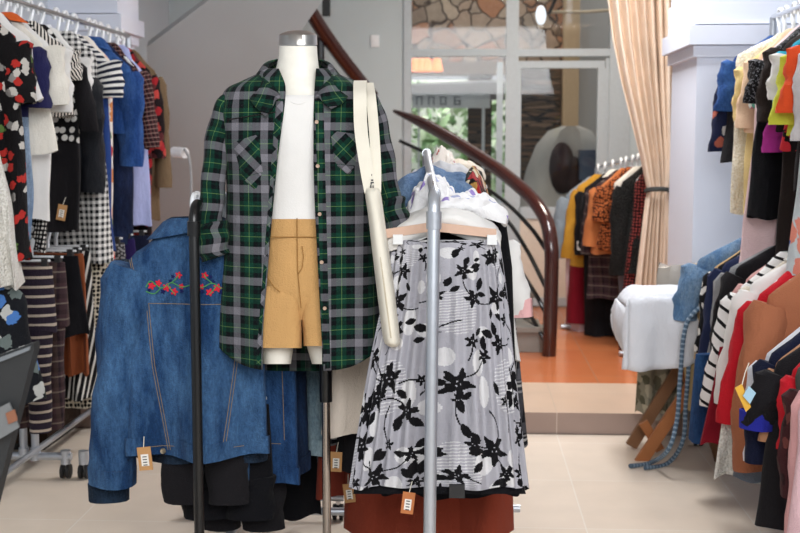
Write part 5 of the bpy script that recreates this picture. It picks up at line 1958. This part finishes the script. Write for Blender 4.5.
# rack behind the door, beside the curtain
RB0, RB1 = at(597, 168, 7.95), at(662, 152, 6.95)
t = thing('clothes_rack', 'clothes rack between the glass door and the beige curtain', 'clothes rack', (RB0.x, RB0.y, .1))
f = lambda p: inv_loc(t, p)
MB().tube([f(RB0), f(RB1)], .0125, 10).build('rail', M_chrome, t)
for q in (RB0, RB1):
    MB().tube([f((q.x, q.y, .1)), f(q)], .0155, 10).build('post', M_steel, t)
    MB().tube([f((q.x - .22, q.y, .115)), f((q.x + .22, q.y, .115))], .0155, 10).build('foot_bar', M_steel, t)
M_gold = plain('mustard_cloth', C('#c99436'))
M_pipe = plain('white_piping', C('#dcd8d0'))
M_rustd = dots('rust_dots', C('#3a1c14'), C('#c06a3a'), 60, .36, .6)
M_tiny = dots('black_tiny_dots', C('#101010'), C('#4a4a48'), 90, .18, .5)
M_reddot = dots('dark_red_dots', C('#2a1416'), C('#a54a44'), 55, .25, .3)
for (px, s, kind, name, label, cat, mat, kw) in [
    (601, .02, 'g', 'grey_blue_blouse', 'grey blue top furthest from the curtain on the rear rack', 'top', plain('grey_blue', C('#8b97a2')), dict(w_=.22, L=.95, sleeve=.4, sl_out=.2, lower=(M_pinkp, .5))),
    (0, .14, 'g', 'mustard_dress', 'mustard yellow dress on the rear rack', 'dress', M_gold, dict(w_=.17, L=.90, sleeve=.45, sr=.05, lower=(M_maroon, .62))),
    (0, .27, 'g', 'black_dress', 'plain black dress between the mustard dress and the piped jacket', 'dress', M_blk2, dict(w_=.19, L=.95, sleeve=.4)),
    (0, .40, 'g', 'piped_jacket', 'black jacket with white piping on the rear rack', 'jacket', M_blk2, dict(w_=.185, L=.40, sleeve=.35, cuff=M_pipe, collar=(M_pipe, .015))),
    (0, .48, 'g', 'checked_shirt', 'grey brown shirt low behind the piped jacket on the rear rack', 'shirt', M_leg2, dict(w_=.19, L=.72, sleeve=.4)),
    (0, .58, 'g', 'orange_blouse', 'orange top with sleeve beside the rust dotted blouse', 'top', plain('soft_orange', C('#c97a48')), dict(w_=.185, L=.45, sleeve=.35)),
    (0, .66, 'g', 'dotted_blouse', 'rust dotted blouse next to the tiny dotted black dress', 'blouse', M_rustd, dict(w_=.185, L=.42, sleeve=.2, sr=.07)),
    (0, .74, 'g', 'cream_dress', 'cream dress over grey trousers under the rust dotted blouse', 'dress', M_cream2, dict(w_=.18, L=1.0, lower=(plain('grey_trouser', C('#6c7079')), .62))),
    (0, .90, 'g', 'dotted_dress', 'black dress of tiny dots with long sleeves beside the beige curtain', 'dress', M_tiny, dict(w_=.20, L=.55, sleeve=.52, sr=.065)),
    (0, .97, 'g', 'dotted_skirt', 'long dark red dotted skirt below the tiny dotted black dress', 'skirt', M_reddot, dict(w_=.13, L=1.02, flare=.1)),
]:
    p = RB0.lerp(RB1, s)
    kw['L'] += .08
    garment(name, label, cat, mat, p, rng.uniform(-.12, .12) - .1, hook=.06, **kw)

# ------------------------------------------------------------------ folding table with white cloth, hose
M_wood = simple('orange_wood', C('#a86838'), .5, bump=.15, bscale=14)
M_wood2 = simple('brown_wood', C('#7d5636'), .5, bump=.15, bscale=14)
za = at(655, 298, 5.15).z
xa = at(628, 320, 5.0).x
t = thing('folding_table', 'wooden folding table with crossed legs standing at the white column', 'table', (xa + .4, 5.12, 0))
f = lambda p: inv_loc(t, p)
MB().box(f((xa + .28, 5.12, za - .03)), (.50, .36, .025)).build('tabletop', M_wood2, t)


def plank(t, a, b, w_, th, mat, name='leg'):
    a, b = f(a), f(b)
    d = (b - a).normalized()
    s = Vector((0, 1, 0))
    x = d.cross(s).normalized()
    mb = MB()
    rings = [[p + x * w_ / 2 + s * th / 2, p - x * w_ / 2 + s * th / 2, p - x * w_ / 2 - s * th / 2, p + x * w_ / 2 - s * th / 2] for p in (a, b)]
    mb.loft(rings, True, True, True, smooth=False, flip=True)
    return mb.build(name, mat, t)


def fl(px, py, Y):
    p = at(px, py, Y)
    return p


plank(t, fl(638, 466, 5.02), fl(700, 372, 5.02), .05, .025, M_wood)
plank(t, fl(631, 446, 5.22), fl(694, 345, 5.22), .05, .025, M_wood2)
plank(t, fl(643, 422, 5.12), fl(660, 450, 5.12), .04, .02, M_wood, 'brace')
plank(t, fl(716, 446, 5.22), fl(668, 330, 5.22), .05, .025, M_wood)
plank(t, fl(722, 466, 5.02), fl(690, 345, 5.02), .05, .025, M_wood2)
t = thing('white_table_cloth', 'white padded cloth draped over the folding table', 'cloth', (xa + .4, 5.12, za))
f = lambda p: inv_loc(t, p)
mb = MB()
NXc, NYc = 40, 44
prof = [(.19, -.14), (.19, .0), (.17, .035), (-.17, .04), (-.20, .02), (-.215, -.05), (-.22, -.2)]


def pf(s):
    q = s * (len(prof) - 1)
    i = min(len(prof) - 2, int(q))
    u = q - i
    return (prof[i][0] * (1 - u) + prof[i + 1][0] * u, prof[i][1] * (1 - u) + prof[i + 1][1] * u)


rings = []
for i in range(NXc + 1):
    u = i / NXc
    x = xa + -.01 + .58 * u
    ring = []
    for j in range(NYc + 1):
        s = j / NYc
        y, z = pf(s)
        hang = max(0, s - .62) / .38
        droop = (.05 * math.sin(u * 4 + 1) + .05 * math.cos(u * 1.8)) * hang
        end = max(0, .12 - u) / .12
        yy = y * (1 - .0 * end) - .02 * hang * math.sin(u * 21)
        zz = z - droop * .7 + .006 * mnoise.noise((u * 9, s * 8, 2)) - end * end * (.06 if s < .62 and s > .15 else 0.0)
        if hang == 0 and s < .15:
            zz += .0
        ring.append(f((x, 5.12 + yy, za + zz)))
    rings.append(ring)
mb.loft(rings, False, flip=True)
# draped end facing the room's middle
mb2 = []
for kz in range(8):
    row = []
    for j in range(NYc + 1):
        s = j / NYc
        p = Vector(rings[0][j])
        zt = min(-.02 - .17 * kz / 7 + .02 * math.sin(j * .5), p.z)
        row.append(Vector((p.x - .015 * math.sin(kz / 7 * PI) - .01 * math.sin(j * .45) * kz / 7, p.y * (1 - .04 * kz / 7), p.z if kz == 0 else zt)))
    mb2.append(row)
mb.loft(mb2, False)
mb.build('cloth', plain('white_pad_cloth', C('#e2e5ec')), t, solid=.012)
M_hose = stripes('blue_grey_hose', C('#55697d'), C('#8fa1b2'), .02, .6, True)
t = thing('steam_hose', 'blue grey braided hose arching from the white table cloth to the floor', 'hose', at(655, 464, 4.9))
MB().tube(smooth_path([at(736, 305, 4.62), at(712, 302, 4.83), at(692, 315, 4.82), at(684, 335, 4.81), at(680, 380, 4.8), at(677, 420, 4.78), at(668, 450, 4.76), onz(650, 463, .012), onz(630, 466, .012)], 8), 0.0095, 10).build('tube', M_hose, t, True)
MB().tube(smooth_path([at(690, 350, 4.9), at(686, 400, 4.9), at(683, 440, 4.88), onz(668, 463, .012), onz(645, 468, .012)], 8), 0.009, 10).build('tube', M_hose, t, True)
t = thing('wrapped_stone', 'rough stone block wrapped in clear plastic at the foot of the column behind the table', 'block', at(680, 330, 5.42))
M_rstone = simple('wrapped_stone_grey', C('#a39c92'), .25, bump=.6, bscale=16)
p = at(679, 292, 5.40)
mb = MB()
MBr = []
for z, g in ((-.55, .95), (0, 1), (.10, .98), (.14, .9)):
    MBr.append([(p.x + .10 * g * sup(math.cos(a), 4) + .01 * math.sin(a * 5), p.y + .07 * g * sup(math.sin(a), 4), p.z + z - .02 + .008 * math.sin(a * 3)) for a in [2 * PI * k / 24 for k in range(24)]])
mb.loft(MBr, True, True, True)
mb.build('block', M_rstone, t, True)
F_drop = floral('olive_floral_cloth', C('#8f8a78'), [C('#5c5a48'), C('#b0a892'), C('#6f6a58')], 24, .45)
skirt('floral_cloth', 'muted olive patterned cloth hanging under the white table cloth', 'cloth', F_drop, (at(672, 330, 5.05).x, 5.30, at(672, 335, 5.3).z + .09), 0, w_=.10, L=.33, flare=.1, d=.03, hang=False)

# dark slanting panel near the camera, white plug with grey wire
M_dpanel = simple('dark_grey_panel', C('#242628'), .6)
t = thing('dark_panel', 'dark grey slanted panel standing close to the camera at the left edge', 'panel', at(-10, 800, 2.3))
pts = [(-130, 402), (33, 343), (34, 349), (1, 478), (-60, 720), (-220, 760)]
MB().prism([at(x, y, 2.3 + .10 * (y - 343) / 400) for x, y in pts], (0, .035, .0)).build('board', M_dpanel, t, True)
MB().prism([at(x, y, 2.298 + .10 * (y - 343) / 400 - .002) for x, y in [(-130, 405), (31, 346), (30, 350), (-130, 414)]], (0, -.004, 0)).build('edge_strip', simple('panel_edge', C('#70757a'), .4), t, True)
pts = [(-20, 418), (10, 402), (20, 427), (-12, 446)]
s = MB().prism([at(x, y, 2.305) for x, y in pts], (0, -.006, 0)).build('sticker', simple('sticker_grey', C('#6d6f70'), .4), t, True)
MB().prism([at(x, y, 2.297) for x, y in [(6, 413), (15, 409), (18, 420), (9, 424)]], (0, -.003, 0)).build('orange_mark', simple('orange_mark', C('#84543c'), .6), t, True)
tp = thing('wall_plug', 'white round plug with a grey wire curling down behind the plaid sleeve', 'plug', at(182, 152, 6.7))
MB().tube([at(174, 152, 6.72), at(185, 153, 6.66)], .030, 16).build('plug_body', M_plastic, tp, True)
MB().tube(smooth_path([at(184, 149, 6.66), at(189, 158, 6.6), at(191, 175, 6.6), at(191, 205, 6.6)], 6), .008, 8).build('wire', simple('grey_wire', C('#9a9c9e'), .5), tp, True)
